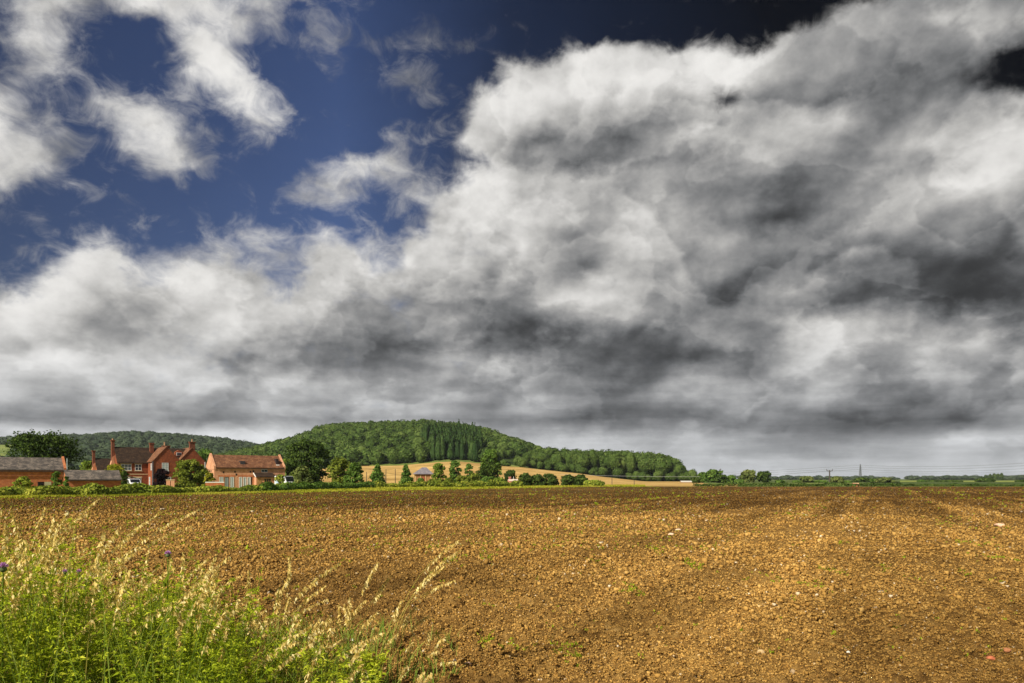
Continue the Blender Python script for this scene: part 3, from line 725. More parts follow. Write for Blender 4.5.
# ---------------------------------------------------------------- buildings
BRICK_RED = brick('red_brick', (.29, .064, .021), (.16, .034, .015), (.22, .12, .07), (.40, .115, .042))
BRICK_ORANGE = brick('orange_brick', (.60, .25, .12), (.48, .17, .08), (.60, .44, .29), (.72, .42, .24))
BRICK_OLD = brick('old_brick', (.48, .135, .045), (.33, .080, .032), (.38, .22, .12), (.60, .24, .09))
BRICK_DARK = brick('dark_brick', (.20, .055, .024), (.12, .034, .018), (.16, .10, .07), (.28, .09, .04))  # darker red-brown brick for the chimney stacks
TILE_BROWN = tiles('brown_roof_tiles', (.036, .021, .013), (.024, .014, .010), (.060, .034, .019), (.10, .07, .04))
TILE_RUSSET = tiles('russet_roof_tiles', (.17, .070, .034), (.10, .042, .024), (.25, .115, .055), (.37, .21, .10))
SLATE = tiles('grey_slates', (.105, .09, .078), (.055, .047, .043), (.19, .155, .125), (.34, .28, .20))
SLATE_BLUE = tiles('blue_grey_slates', (.20, .18, .20), (.15, .14, .16), (.25, .22, .23), (.32, .28, .27))
WHITE = plain('white_paint', (.78, .77, .72), 0.5, 0.05)
CREAM = plain('cream_stone', (.58, .44, .25), 0.85, 0.15)
LINTEL = brick('brick_lintel', (.55, .17, .06), (.46, .13, .05), (.45, .25, .14), (.60, .22, .08))
DARKWOOD = plain('dark_timber', (.05, .035, .025), 0.8, 0.2)
OAKWOOD = plain('oak_timber', (.40, .22, .08), 0.8, 0.2)
LEAD = plain('lead', (.12, .12, .13), 0.6, 0.15)
CLAY = plain('clay_pot', (.45, .26, .14), 0.85, 0.15)
PANE = glass('window_glass', (.10, .12, .13))
PALEPANE = glass('curtained_glass', (.38, .44, .44))
DARKPANE = glass('dark_glass', (.015, .018, .022))

class House:
    """local frame: x along the front, y into the building, z up"""
    def __init__(self, name, label, px, Y, turn, cat='house', group=None, zb=0.0):
        self.r = empty(name, (wx(px, Y), Y, zb), R(turn)); tag(self.r, label, cat, group)
        self.P0 = (wx(px, Y), Y); self.a = R(turn)
    def along(self, px):
        """length of the front whose far corner is seen at px"""
        t = (px-512)/FOC; return (t*self.P0[1]-self.P0[0])/(math.cos(self.a)-t*math.sin(self.a))
    def gable_x(self, L, D, eave, ridge, wall, roofm, x0=0, y0=0, over=0.25, th=0.14, wname='wall', rname='roof', verge=0.12, parent=None):
        x1, y1, ym = x0+L, y0+D, y0+D/2
        w = MB().extrude([(y0, 0), (y1, 0), (y1, eave), (ym, ridge-0.02), (y0, eave)], x0, x1, 'x').build(wname, wall, self.r)
        s = (ridge-eave)/(D/2); e2 = eave-over*s
        r = MB().extrude([(y0-over, e2+.02), (ym, ridge+.02), (y1+over, e2+.02), (y1+over, e2+th+.02), (ym, ridge+th*1.25), (y0-over, e2+th+.02)], x0-verge, x1+verge, 'x').build(rname, roofm, self.r)
        return w, r
    def gable_y(self, W, D, eave, ridge, wall, roofm, x0=0, y0=0, over=0.22, th=0.14, wname='wall', rname='roof', front=0.10):
        x1, xm = x0+W, x0+W/2
        w = MB().extrude([(x0, 0), (x1, 0), (x1, eave), (xm, ridge-.02), (x0, eave)], y0, y0+D, 'y').build(wname, wall, self.r)
        s = (ridge-eave)/(W/2); e2 = eave-over*s
        r = MB().extrude([(x0-over, e2+.02), (xm, ridge+.02), (x1+over, e2+.02), (x1+over, e2+th+.02), (xm, ridge+th*1.25), (x0-over, e2+th+.02)], y0-front, y0+D, 'y').build(rname, roofm, self.r)
        return w, r
    def chimney(self, x, y, w, d, z0, z1, wall, parent=None, pots=1, name='chimney'):
        mb = MB().box(x-w/2, x+w/2, y-d/2, y+d/2, z0, z1-.32)
        mb.box(x-w/2-.06, x+w/2+.06, y-d/2-.06, y+d/2+.06, z1-.32, z1-.16).box(x-w/2-.11, x+w/2+.11, y-d/2-.11, y+d/2+.11, z1-.16, z1)
        c = mb.build(name, wall, parent or self.r)
        return c
    def pot(self, c, x, y, z, h=.45):
        MB().tube([(x, y, z-.02), (x, y, z+h*.8), (x, y, z+h)], [.15, .12, .15], 8).build('chimney_pot', CLAY, c)
    def window(self, x, z, w, h, y=0.0, bars=1, rails=1, side=None, frame=None, pane=None, sill=None, arch=None, t=0.07):
        """window standing in the front plane y (or in the left wall when side='left', x then runs into the building)"""
        fr = MB(); f = t
        def bx(mb, a0, a1, c0, c1, out, inn):
            if side == 'left': mb.box(y-out, y+inn, a0, a1, c0, c1)
            else: mb.box(a0, a1, y-out, y+inn, c0, c1)
        bx(fr, x-w/2, x+w/2, z, z+f, .05, .05); bx(fr, x-w/2, x+w/2, z+h-f, z+h, .05, .05)
        bx(fr, x-w/2, x-w/2+f, z+f, z+h-f, .05, .05); bx(fr, x+w/2-f, x+w/2, z+f, z+h-f, .05, .05)
        for i in range(bars):
            xc = x-w/2+w*(i+1)/(bars+1); bx(fr, xc-f*.45, xc+f*.45, z+f, z+h-f, .045, .05)
        for i in range(rails):
            zc = z+h*(i+1)/(rails+1); bx(fr, x-w/2+f, x+w/2-f, zc-f*.3, zc+f*.3, .035, .05)
        o = fr.build('window', frame or WHITE, self.r)
        pb = MB(); bx(pb, x-w/2+.03, x+w/2-.03, z+.03, z+h-.03, .012, .03); pb.build('pane', pane or PANE, o)
        if sill: sb = MB(); bx(sb, x-w/2-.12, x+w/2+.12, z-.13, z-.005, .12, .03); sb.build('sill', sill, o)
        if arch: ab = MB(); bx(ab, x-w/2-.16, x+w/2+.16, z+h+.005, z+h+.24, .03, .03); ab.build('lintel', arch, o)
        return o

# farmhouse: long range with a projecting gable wing
h = House('farmhouse', 'red brick farmhouse with white windows, a brown tiled roof and a projecting gable', 117.6, 135, 39)
L = h.along(189)
w_, roof = h.gable_x(L, 6.2, 4.95, 7.85, BRICK_RED, TILE_BROWN)
lx = h.along(150)-0.35
ww, wr = h.gable_y(4.75, 8.0, 5.2, 7.9, BRICK_RED, TILE_RUSSET, x0=lx, y0=-4.5, wname='gable_wing', rname='wing_roof')
MB().box(lx-.02-.16, lx-.02, -4.6, -4.3, 0, 5.1).build('downpipe', LEAD, h.r)
c = h.chimney(-.32, 3.1, .50, .80, 0.0, 9.35, BRICK_DARK, name='end_chimney'); h.pot(c, -.32, 3.1, 9.35, .3)
MB().extrude([(-.95, 0), (-.06, 0), (-.06, 6.3), (-.40, 6.0), (-.95, 3.6)], 2.5, 3.7, 'y').build('chimney_breast', BRICK_ORANGE, h.r)
c = h.chimney(lx+1.1, 2.2, .70, .62, 6.2, 8.95, BRICK_DARK, roof)
h.window(h.along(126.3), 3.35, 1.75, 1.25, bars=2, sill=CREAM, arch=CREAM)
h.window(h.along(138.3), 3.35, 1.15, 1.25, bars=1, pane=DARKPANE, sill=CREAM, arch=CREAM)
h.window(h.along(137.5), .75, 1.3, 1.2, bars=1, pane=DARKPANE, sill=CREAM, arch=CREAM); h.window(h.along(126), .8, 1.4, 1.2, bars=1, sill=CREAM, arch=CREAM)
h.window(lx+2.1, 3.35, 1.15, 1.5, y=-4.5, bars=1, rails=3, pane=PALEPANE, arch=BRICK_RED, sill=WHITE); h.window(lx+2.4, .8, 1.5, 1.3, y=-4.5, bars=2, pane=PANE)
h.window(-2.9, 3.4, .8, 1.3, y=lx, side='left', bars=0, pane=PALEPANE); h.window(-1.5, .1, .95, 2.0, y=lx, side='left', bars=0, rails=2, frame=WHITE, pane=PALEPANE)
MB().box(0.05, lx-.05, -.04, -.003, 2.55, 2.72).build('brick_course', CREAM, h.r)
# dormer on the range, to the right of the wing
dx = h.along(180.5)
dm = MB().extrude([(dx-.75, 6.3), (dx+.75, 6.3), (dx+.75, 7.15), (dx, 7.6), (dx-.75, 7.15)], 1.15, 2.9, 'y').build('dormer', BRICK_RED, roof)
MB().box(dx-.5, dx+.5, 1.08, 1.148, 6.45, 7.1).build('window', WHITE, roof); MB().box(dx-.42, dx+.42, 1.05, 1.078, 6.52, 7.04).build('pane', DARKPANE, roof)
c = h.chimney(h.along(177.5)-1.2, 4.1, 1.3, .8, 6.3, 8.55, BRICK_DARK, roof); h.pot(c, h.along(177.5)-1.5, 4.1, 8.55, .75)

# brick house with a big chimney on its gable
h = House('brick_house', 'narrow dark red brick house with a big chimney rising from its gable, beside the farmhouse', 179.5, 141, 39)
W = h.along(204.5)
w_, roof = h.gable_y(W, 8.5, 5.3, 8.0, BRICK_RED, TILE_RUSSET)
c = h.chimney(W*.53, .62, 1.0, .75, 6.6, 9.3, BRICK_DARK, roof); h.pot(c, W*.53, .62, 9.3, .55); 
h.window(W*.24, 3.9, 1.0, 1.35, bars=1, rails=2, pane=PALEPANE); h.window(W*.7, .9, 1.2, 1.3, bars=1)
MB().box(W+.02, W+.14, -.12, -.01, 0, 5.2).build('downpipe', WHITE, h.r)

# cottage with a tall end chimney
h = House('brick_cottage', 'small dark roofed brick cottage with one tall orange end chimney, behind the low slate shed', 97.5, 147, 39, 'cottage')
w_, roof = h.gable_x(6.2, 5.6, 3.4, 5.95, BRICK_OLD, TILE_BROWN)
c = h.chimney(-.30, 2.8, .48, .78, 0, 7.75, BRICK_DARK, name='end_chimney')
MB().extrude([(-.85, 0), (-.06, 0), (-.06, 5.1), (-.38, 4.9), (-.85, 2.7)], 2.2, 3.4, 'y').build('chimney_breast', BRICK_ORANGE, h.r)
h.window(2.5, 1.9, 1.1, 1.0, bars=1)

# low slate shed
h = House('slate_shed', 'low brick shed with a grey slate roof, between the long outbuilding and the white car', 66.5, 78, 38, 'shed')
L = h.along(121)
h.gable_x(L, 3.4, 1.66, 2.62, BRICK_OLD, SLATE, over=.18, th=.09, verge=.05)
MB().box(0, L, -.25, -.17, 1.50, 1.60).build('gutter', DARKWOOD, h.r)

# long outbuilding running out of the picture
h = House('outbuilding', 'long red brick outbuilding under a weathered grey slate roof, leftmost of the farm buildings', 64, 88, 38, 'outbuilding')
L = 15.0
h.gable_x(L, 5.6, 2.85, 4.30, BRICK_OLD, SLATE, x0=-L, over=.2, th=.1, verge=0)
MB().extrude([(-.08, 0), (5.68, 0), (5.68, 3.1), (2.8, 4.62), (-.08, 3.1)], .003, .26, 'x').build('gable_parapet', BRICK_OLD, h.r)
MB().box(-L, -.05, -.30, -.2, 2.60, 2.72).build('gutter', DARKWOOD, h.r)
MB().box(.27, .36, -.1, .02, 2.9, 4.3).build('vent_pipe', plain('grey_pipe', (.42, .50, .50), .5), h.r)
MB().box(-2.75, -2.1, -.045, .02, 0, 1.35).build('doorway', plain('dark_opening', (.012, .01, .01), .9), h.r)
MB().box(-2.05, -1.35, -.07, -.003, 0, 1.35).build('door', plain('pale_door', (.42, .40, .26), .7), h.r)
MB().box(-8.4, -8.0, .6, 1.3, 3.15, 3.42).build('skylight', plain('skylight_frame', (.5, .5, .48), .4), h.r)

# converted brick barn
h = House('brick_barn', 'long orange brick barn conversion with a russet tiled roof and glazed ground floor openings', 214.2, 125, 35.6, 'barn')
L = h.along(285)
w_, roof = h.gable_x(L, 6.2, 3.85, 6.0, BRICK_ORANGE, TILE_RUSSET, over=.22, th=.12, verge=-.26)
for x0_, x1_ in ((-.06, .26), (L-.26, L+.06)):
    MB().extrude([(-.12, 3.4), (6.32, 3.4), (6.32, 4.05), (3.1, 6.42), (-.12, 4.05)], x0_, x1_, 'x').build('gable_parapet', BRICK_ORANGE, h.r)
MB().box(.3, L-.3, -.28, -.18, 3.60, 3.70).build('gutter', DARKWOOD, h.r)
def bx_at(px): return h.along(px)
a0, a1 = bx_at(219.3), bx_at(233.8)
for k in range(3):
    w3 = (a1-a0-.5)/3; xc = a0+w3/2+k*(w3+.25); h.window(xc, .12, w3, 1.95, bars=1, rails=0, frame=DARKWOOD if k == 1 else WHITE, pane=PALEPANE, t=.05)
a2, a3 = bx_at(239), bx_at(250.5)
for k in range(3):
    w3 = (a3-a2-.4)/3; xc = a2+w3/2+k*(w3+.2); h.window(xc, .12, w3, 1.95, bars=0, rails=0, pane=PALEPANE, t=.09)
MB().box(a0-.2, a1+.2, -.035, -.003, 2.1, 2.38).build('lintel', LINTEL, h.r); MB().box(a2-.2, bx_at(253), -.035, -.003, 2.1, 2.38).build('lintel', LINTEL, h.r)
MB().box(bx_at(250.8), bx_at(252), -.04, -.003, .1, 2.05).build('door', DARKWOOD, h.r)
for px_, z_ in ((223.5, 2.75), (235, 2.85), (236.3, 2.35), (250.5, 2.85), (253.3, 2.95)):
    x_ = bx_at(px_); MB().box(x_-.13, x_+.13, -.03, -.003, z_, z_+.34).build('vent_slot', plain('vent_dark', (.03, .02, .02)), h.r)
h.window(bx_at(264.5), 2.95, 1.15, .55, bars=1, rails=0, frame=plain('pale_frame', (.5, .55, .52)), pane=DARKPANE)
# porch
p0, p1 = bx_at(254.2), bx_at(272)
MB().box(p0, p1, -1.3, -.003, 0, 2.0).build('porch_wall', BRICK_ORANGE, h.r)
pr_ = MB().extrude([(-1.55, 2.02), (-.004, 2.72), (-.004, 2.84), (-1.55, 2.14)], p0-.12, p1+.12, 'x').build('porch_roof', TILE_BROWN, h.r)
MB().extrude([(-1.6, 1.98), (-.01, 2.70), (-.01, 2.90), (-1.6, 2.18)], p0-.2, p0-.125, 'x').build('bargeboard', WHITE, pr_)
MB().box(p0+.15, p0+.85, -1.36, -1.303, .1, 1.9).build('door', OAKWOOD, h.r)
h.window(p0+2.05, .5, 1.3, 1.3, y=-1.3, bars=2, rails=0, frame=OAKWOOD, pane=DARKPANE, t=.08)
MB().extrude([(-1.0, 2.1), (-.004, 2.25), (-.004, 2.33), (-1.0, 2.18)], p1+.25, L-.3, 'x').build('canopy', DARKWOOD, h.r)
MB().box(p1+.3, L-.6, -.04, -.003, 0, 1.95).build('garage_door', plain('brown_boards', (.16, .07, .035), .8, .3), h.r)
def on_roof(x, y): return 3.85+(y)*(6.0-3.85)/3.1+.12
xk = bx_at(243.5); MB().box(xk-.42, xk+.42, .55, .62, on_roof(.6, .6)-.12, on_roof(.6, .6)+.60).box(xk-.42, xk+.42, .621, 1.35, on_roof(.6, .6)+.45, on_roof(.6, .6)+.62).build('roof_light', plain('roof_light_lead', (.05, .045, .05), .5), roof)
xk = bx_at(278.5); MB().box(xk-.22, xk+.22, .7, 2.4, on_roof(0, .7)-.05, on_roof(0, 2.4)-.1).build('flue', plain('flue_black', (.035, .025, .025), .7), roof)
MB().box(xk-.3, xk+.3, .35, .65, on_roof(0, .35), on_roof(0, .5)+.1).build('flue_base', WHITE, roof)
# two slit windows in the left gable
for yy in (2.3, 3.7):
    MB().box(-.045, -.003, yy-.22, yy+.22, 2.95, 3.65).build('slit_window', plain('slit_dark', (.10, .075, .05)), h.r)

# pavilion with a hipped roof
def hip(name, label, px, Y, turn, L, D, eave, top, rl, wallm, roofm, cat):
    h = House(name, label, px, Y, turn, cat)
    MB().box(0, L, 0, D, 0, eave).build('wall', wallm, h.r)
    o = .45; a, b = (L-rl)/2+.35, (L+rl)/2+.35
    MB().add([(-o, -o, eave+.004), (L+o, -o, eave+.004), (L+o, D+o, eave+.004), (-o, D+o, eave+.004), (-o, -o, eave+.1), (L+o, -o, eave+.1), (L+o, D+o, eave+.1), (-o, D+o, eave+.1), (a, D/2, top), (b, D/2, top)],
             [(3, 2, 1, 0), (0, 1, 5, 4), (1, 2, 6, 5), (2, 3, 7, 6), (3, 0, 4, 7), (4, 5, 9, 8), (5, 6, 9), (6, 7, 8, 9), (7, 4, 8)]).build('roof', roofm, h.r)
    return h
h = hip('pavilion', 'small pavilion with hipped blue grey slate roof and brown walls before the stubble', 415.5, 163, 12, 3.7, 3.5, 2.8, 4.45, 1.0, plain('tan_boards', (.34, .17, .07), .8, .25), SLATE_BLUE, 'pavilion')
for x_ in (0.05, 1.15, 2.35, 3.5): MB().box(x_-.09, x_+.09, -.09, -.004, 0, 2.75).build('post', plain('post_cream', (.55, .40, .16)), h.r)
MB().box(1.4, 2.2, -.05, -.004, .1, 2.2).build('door', plain('rust_door', (.30, .09, .04)), h.r)

# low salmon outhouse between the bushes
h = House('pink_outhouse', 'low salmon pink outhouse with a pale roof half hidden between round bushes', 509, 172, 10, 'outhouse')
h.gable_x(2.3, 2.0, 1.2, 1.62, plain('salmon_render', (.55, .24, .16), .8), plain('pale_roof', (.62, .50, .40), .7), over=.12, th=.06, verge=.05)
h.chimney(.35, 1.0, .42, .42, 1.2, 2.25, plain('pink_brick', (.48, .20, .17)), name='chimney'); MB().tube([(1.3, .9, 1.3), (1.3, .9, 2.3)], .05, 6).build('vent_pipe', WHITE, h.r)
# sheds at the tip of the stubble
h = House('field_shed', 'long low tan shed with a pale roof at the right tip of the stubble field', 681.5, 290, 0, 'shed', zb=-.4)
h.gable_x(4.3, 3, .85, 1.3, plain('tan_shed', (.40, .26, .13), .8, .2), plain('pale_sheet', (.58, .55, .48), .6), over=.15, th=.06)
h = House('red_hut', 'tiny brick red hut with pale orange roof alone at the far field edge', 854.3, 166, 0, 'hut', zb=-.3)
h.gable_x(1.25, 1.2, .75, 1.0, plain('red_boards', (.40, .09, .05), .8, .2), plain('pale_orange_sheet', (.62, .33, .2), .7), over=.06, th=.04, verge=.05)
MB().box(.45, .75, -.03, -.004, .05, .7).build('door', plain('hut_door', (.55, .18, .10), .8), h.r)
# dark teal lean-to behind the white car
h = House('teal_shelter', 'dark teal sloping shelter roof behind the white car', 121.5, 124, 30, 'shelter')
TEAL = plain('dark_teal', (.025, .06, .052), .55, .15)
MB().extrude([(0.0, 2.55), (2.9, 1.75), (2.9, 1.63), (0.0, 2.43)], 0, 3.0, 'y').build('roof', TEAL, h.r)
for x_, y_, z_ in ((.08, .1, 2.4), (2.8, .1, 1.62), (.08, 2.85, 2.4), (2.8, 2.85, 1.62)): MB().box(x_-.05, x_+.05, y_-.05, y_+.05, 0, z_).build('post', DARKWOOD, h.r)
MB().box(.15, 2.7, 2.5, 2.56, .1, 1.6).build('back_panel', DARKWOOD, h.r)

# gate pillars and a low white wall by the farm gate
for px_, lb in ((168.3, 'left one of two short brick gate pillars below the dark purple bush'), (172.8, 'right one of two short brick gate pillars, next to the big green bush')):
    r_ = empty('gate_pillar', (wx(px_, 112), 112, 0), R(20)); tag(r_, lb, 'gate pillar', 'brick gate pillars')
    MB().box(-.27, .27, -.27, .27, 0, 1.5).build('shaft', BRICK_ORANGE, r_); MB().box(-.33, .33, -.33, .33, 1.503, 1.62).build('cap', CREAM, r_)
r_ = empty('low_wall', (wx(205.5, 110), 110, 0), R(20)); tag(r_, 'low white topped wall in front of the left end of the brick barn', 'wall')
MB().box(0, 2.7, -.15, .15, 0, 1.12).build('wall', BRICK_OLD, r_); MB().box(-.03, 2.73, -.19, .19, 1.123, 1.25).build('coping', WHITE, r_)

# ---------------------------------------------------------------- vehicles
CARWHITE = plain('white_car_paint', (.80, .81, .83), .25, .02, spec=.5); TYRE = plain('tyre_rubber', (.02, .02, .02), .9); RIM = plain('alloy', (.5, .5, .52), .35, metal=.8)
def vehicle(name, label, px, Y, turn, prof, glasses, width, wheels, cat, zb=0.0, rad=.31):
    r_ = empty(name, (wx(px, Y), Y, zb), R(turn)); tag(r_, label, cat)
    MB().extrude(prof, -width/2, width/2, 'y').build('body', CARWHITE, r_, bevel=.045, smooth=False)
    for g4 in glasses:
        for s_ in (-1, 1):
            y_ = s_*(width/2+.004); m_ = MB(); m_.extrude(g4, y_-.012, y_+.012, 'y').build('side_window', DARKPANE, r_)
    for x_ in wheels:
        for s_ in (-1, 1):
            y_ = s_*(width/2-.05); wv_ = MB().tube([(x_, y_-.1, rad), (x_, y_+.1, rad)], rad, 18).build('wheel', TYRE, r_)
            MB().tube([(x_, y_+s_*.09, rad), (x_, y_+s_*.108, rad)], rad*.62, 14).build('rim', RIM, wv_)
    return r_
car = vehicle('parked_car', 'white car with dark windows parked behind the hedge by the farmhouse', 130.5, 115.5, -48,
        [(0.0, .25), (4.0, .25), (4.05, .80), (3.75, 1.0), (3.05, 1.1), (2.35, 1.70), (.55, 1.74), (.10, 1.15), (0.0, .85)],
        [[(.45, 1.12), (1.35, 1.12), (1.35, 1.60), (.70, 1.60)], [(1.43, 1.12), (2.80, 1.12), (2.28, 1.60), (1.43, 1.60)]], 1.68, (.72, 3.25), 'car')
MB().box(4.0, 4.06, -.7, -.4, .66, .80).build('headlight', RIM, car); MB().box(4.0, 4.06, .4, .7, .66, .80).build('headlight', RIM, car)
MB().extrude([(2.45, 1.64), (2.99, 1.16), (3.03, 1.19), (2.49, 1.67)], -.68, .68, 'y').build('windscreen', DARKPANE, car)
MB().box(.05, .12, -.72, -.45, .9, 1.05).build('tail_light', plain('lamp_orange', (.7, .25, .08), .3), car)
van = vehicle('parked_van', 'pale white van half hidden by shrubs at the right end of the brick barn', 278.8, 126, -40,
        [(0.0, .3), (4.4, .3), (4.45, .85), (4.25, 1.05), (3.7, 1.2), (3.15, 2.22), (.06, 2.25), (0, .4)],
        [[(2.45, 1.3), (3.5, 1.3), (3.05, 1.98), (2.45, 1.98)]], 1.8, (.85, 3.5), 'van')
MB().extrude([(3.22, 2.14), (3.68, 1.28), (3.72, 1.31), (3.26, 2.17)], -.75, .75, 'y').build('windscreen', DARKPANE, van)
MB().box(.35, 2.2, -.918, -.903, .85, 1.6).build('side_panel', plain('pale_blue_panel', (.42, .54, .66), .35), van)

# ---------------------------------------------------------------- poles, pylon and wires
POLE = plain('tarred_pole', (.075, .06, .05), .9, .2); STEEL = plain('galvanised_steel', (.16, .17, .18), .5, .1, metal=.3)
def pole(name, label, px, Y, ytop, r0=.13, arm=0, group=None, cat='pole', v=False):
    zt = hz(ytop, Y); r_ = empty(name, (wx(px, Y), Y, -.1)); tag(r_, label, cat, group)
    MB().tube([(0, 0, 0), (0, 0, zt*.5), (0, 0, zt+.1)], [r0, r0*.9, r0*.75], 8).build('shaft', POLE, r_)
    if v:
        for s_ in (-1, 1): MB().tube([(0, 0, zt-1.0), (s_*arm/2, 0, zt-.15), (s_*arm/2, 0, zt+.9)], [.16, .16, .12], 6).build('insulator_arm', POLE, r_)
        MB().tube([(-arm/2, 0, zt-.15), (arm/2, 0, zt-.15)], .12, 6).build('crossarm', POLE, r_)
    elif arm: MB().tube([(-arm/2, 0, zt-.3), (arm/2, 0, zt-.3)], .09, 6).build('crossarm', POLE, r_)
    return r_
pole('utility_pole', 'tall dark utility pole with a forked crossarm above the hedge right of the lone trees', 829.6, 420, 470.2, .42, 3.6, cat='utility pole', v=True)
pole('telegraph_pole', 'small thin telegraph pole rising behind the bush cluster', 720.3, 330, 468.6, .14, 1.0, cat='telegraph pole')
for px_, yt in ((366.5, 472), (386, 469.2), (395.3, 468.8), (385, 474)):
    pole('stubble_pole', 'thin dark pole standing up in front of the golden stubble left of the pavilion', px_, 160, yt, .09, 0, 'poles in front of the stubble')
for px_, yt, lb in ((612, 477.5, 'thin pole at the right bush, against the stubble under the wire'), (634.2, 479.5, 'shorter thin pole in the right part of the stubble under the wire')):
    pole('stubble_pole', lb, px_, 175, yt, .09, 0, 'poles carrying the low wire')
PY = 1900.0; py_r = empty('pylon', (wx(860.3, PY), PY, -1)); tag(py_r, 'tall steel lattice pylon far off on the right horizon', 'pylon')
ztop = hz(463.8, PY)+1
for sx in (-1, 1):
    for sy in (-1, 1): MB().tube([(sx*3.2, sy*3.2, 0), (sx*1.6, sy*1.6, ztop*.6), (sx*.55, sy*.55, ztop*.97)], [.75, .62, .5], 5).build('leg', STEEL, py_r)
mb = MB(); z0 = 0.0
lv = [0, .16, .3, .42, .52, .61, .69, .76, .83, .9, .97]
def pw_(f): return 3.2-(1.6*f/.6) if f < .6 else 1.6-1.05*(f-.6)/.37
for a_, b_ in zip(lv[:-1], lv[1:]):
    for sy in (-1, 1):
        mb.tube([(-pw_(a_), sy*pw_(a_), ztop*a_), (pw_(b_), sy*pw_(b_), ztop*b_)], .4, 4); mb.tube([(pw_(a_), sy*pw_(a_), ztop*a_), (-pw_(b_), sy*pw_(b_), ztop*b_)], .4, 4)
        mb.tube([(sy*pw_(a_), -pw_(a_), ztop*a_), (sy*pw_(b_), pw_(b_), ztop*b_)], .25, 4)
mb.build('bracing', STEEL, py_r)
# crossarms point along the view so they look short; wires run off to the sides
for f_ in (.66, .79, .92): MB().tube([(-1.8, -6, ztop*f_), (-.2, -1, ztop*(f_+.015)), (.2, 1, ztop*(f_+.015)), (1.8, 6, ztop*f_)], .35, 4).build('crossarm', STEEL, py_r)
MB().tube([(0, 0, ztop*.95), (0, 0, ztop)], .3, 4).build('peak', STEEL, py_r)
WIRE = plain('wire', (.14, .14, .15), .5)
def wire(name, label, A_, B_, sag, r, group):
    A_, B_ = Vector(A_), Vector(B_); n = 24
    pts = [A_.lerp(B_, i/n)-Vector((0, 0, sag*4*(i/n)*(1-i/n))) for i in range(n+1)]
    o = MB().tube(pts, r, 4).build(name, WIRE); tag(o, label, 'power line', group); return o
for f_, ya, dy_, nm in ((.92, 464.2, 6, 'upper'), (.79, 467.0, -6, 'middle'), (.66, 470.6, 6, 'lower')):
    P_ = Vector((wx(860.3, PY), PY+dy_, ztop*f_-1))
    wire('power_line', f'{nm} faint power line hanging from the pylon off to the right', P_, at(1120, ya-10, 1500), 13.0, .34, 'wires right of the pylon')
    wire('power_line', f'{nm} faint power line hanging from the pylon off to the left', P_, at(560, 480-(480-ya)*.55, 2700), 15.0, .34, 'wires left of the pylon')
zt = hz(470.6, 420)
wire('service_wire', 'thin wire running left from the forked utility pole', (wx(829.6, 420)-1.7, 420, zt), at(700, 475.6, 380), 1.0, .045, 'service wires')
wire('service_wire', 'thin wire running right from the forked utility pole', (wx(829.6, 420)+1.7, 420, zt), at(1060, 470, 400), 1.6, .045, 'service wires')
wire('service_wire', 'pale low wire strung in front of the lower wood', at(560, 474.3, 172), at(700, 476.6, 185), .18, .03, 'service wires').data.materials[0] = plain('pale_wire', (.5, .52, .5), .4)
# ---------------------------------------------------------------- trees, bushes and hedges one by one
LEAF_DARK = foliage('dark_leaves', (0.021, 0.038, 0.008), (0.052, 0.087, 0.018), (0.132, 0.183, 0.038), .2)
LEAF_MID = foliage('mid_leaves', (0.048, 0.092, 0.018), (0.110, 0.194, 0.034), (0.220, 0.312, 0.059), .28)
LEAF_FRESH = foliage('fresh_leaves', (0.075, 0.127, 0.018), (0.171, 0.245, 0.033), (0.312, 0.372, 0.059), .3)
LEAF_YELLOW = foliage('yellow_leaves', (0.120, 0.144, 0.014), (0.264, 0.264, 0.024), (0.432, 0.396, 0.042), .3)
LEAF_PURPLE = foliage('purple_leaves', (.010, .006, .008), (.022, .012, .014), (.045, .022, .024), .15)
LEAF_HEDGE = foliage('hedge_leaves', (0.083, 0.120, 0.018), (0.230, 0.285, 0.037), (0.552, 0.534, 0.083), .25)
LEAF_GREY = foliage('grey_green_leaves', (0.076, 0.109, 0.030), (0.160, 0.193, 0.054), (0.277, 0.294, 0.092), .25)

LEAF_BRIGHT = foliage('bright_leaves', (.07, .10, .015), (.18, .22, .03), (.32, .34, .06), .32)  # bright yellow-green leaf colour of some bushes
T = tree
T('broad_tree', 'broad dark green tree behind the long slate roofed outbuilding', 41, 78, 432.6, 112, LEAF_DARK, 1, 'round', n=8000, trunk=.04, dep=9)
T('round_tree', 'big dark round tree standing right of the brick barn', 308, 44, 440.8, 140, LEAF_DARK, 2, 'round', n=4200, trunk=.10)
T('tree', 'leafy tree in the gap between the brick house and the barn', 205, 24, 449, 158, LEAF_MID, 3, 'round', n=1400)
T('tree', 'pale green bush behind the low slate shed and left of the cottage chimney', 87, 20, 461, 150, LEAF_FRESH, 4, 'bush', n=900, trunk=0)
T('tree', 'light green tree filling the gap at the right end of the barn', 288, 16, 459, 146, LEAF_FRESH, 5, 'oval', n=900)
B = lambda label, px, pw, yt, Y, m_, sd, shape='bush', n=900, grp=None, **k: tree('bush', label, px, pw, yt, Y, m_, sd, shape, grp, n, trunk=0, cat='bush', **k)
B('yellow green shrub rising between the slate shed and the farmhouse', 115, 25, 464.5, 100, LEAF_YELLOW, 10, n=1300)
B('dark green shrub under the yellow one, left of the white car', 124, 9, 471, 98, LEAF_DARK, 11, n=500)
B('dark purple bush in front of the farmhouse gable', 161.5, 17, 468.8, 122, LEAF_PURPLE, 12, n=1500)
B('large bright green bush in front of the brick house', 191, 35, 460, 116, LEAF_BRIGHT, 13, n=3000)
B('yellow shrub against the left gable of the barn', 209.5, 12, 472.6, 114, LEAF_YELLOW, 14, n=700)
B('small green shrub before the brick wall of the long outbuilding', 23, 20, 477, 76, LEAF_HEDGE, 15, n=600)
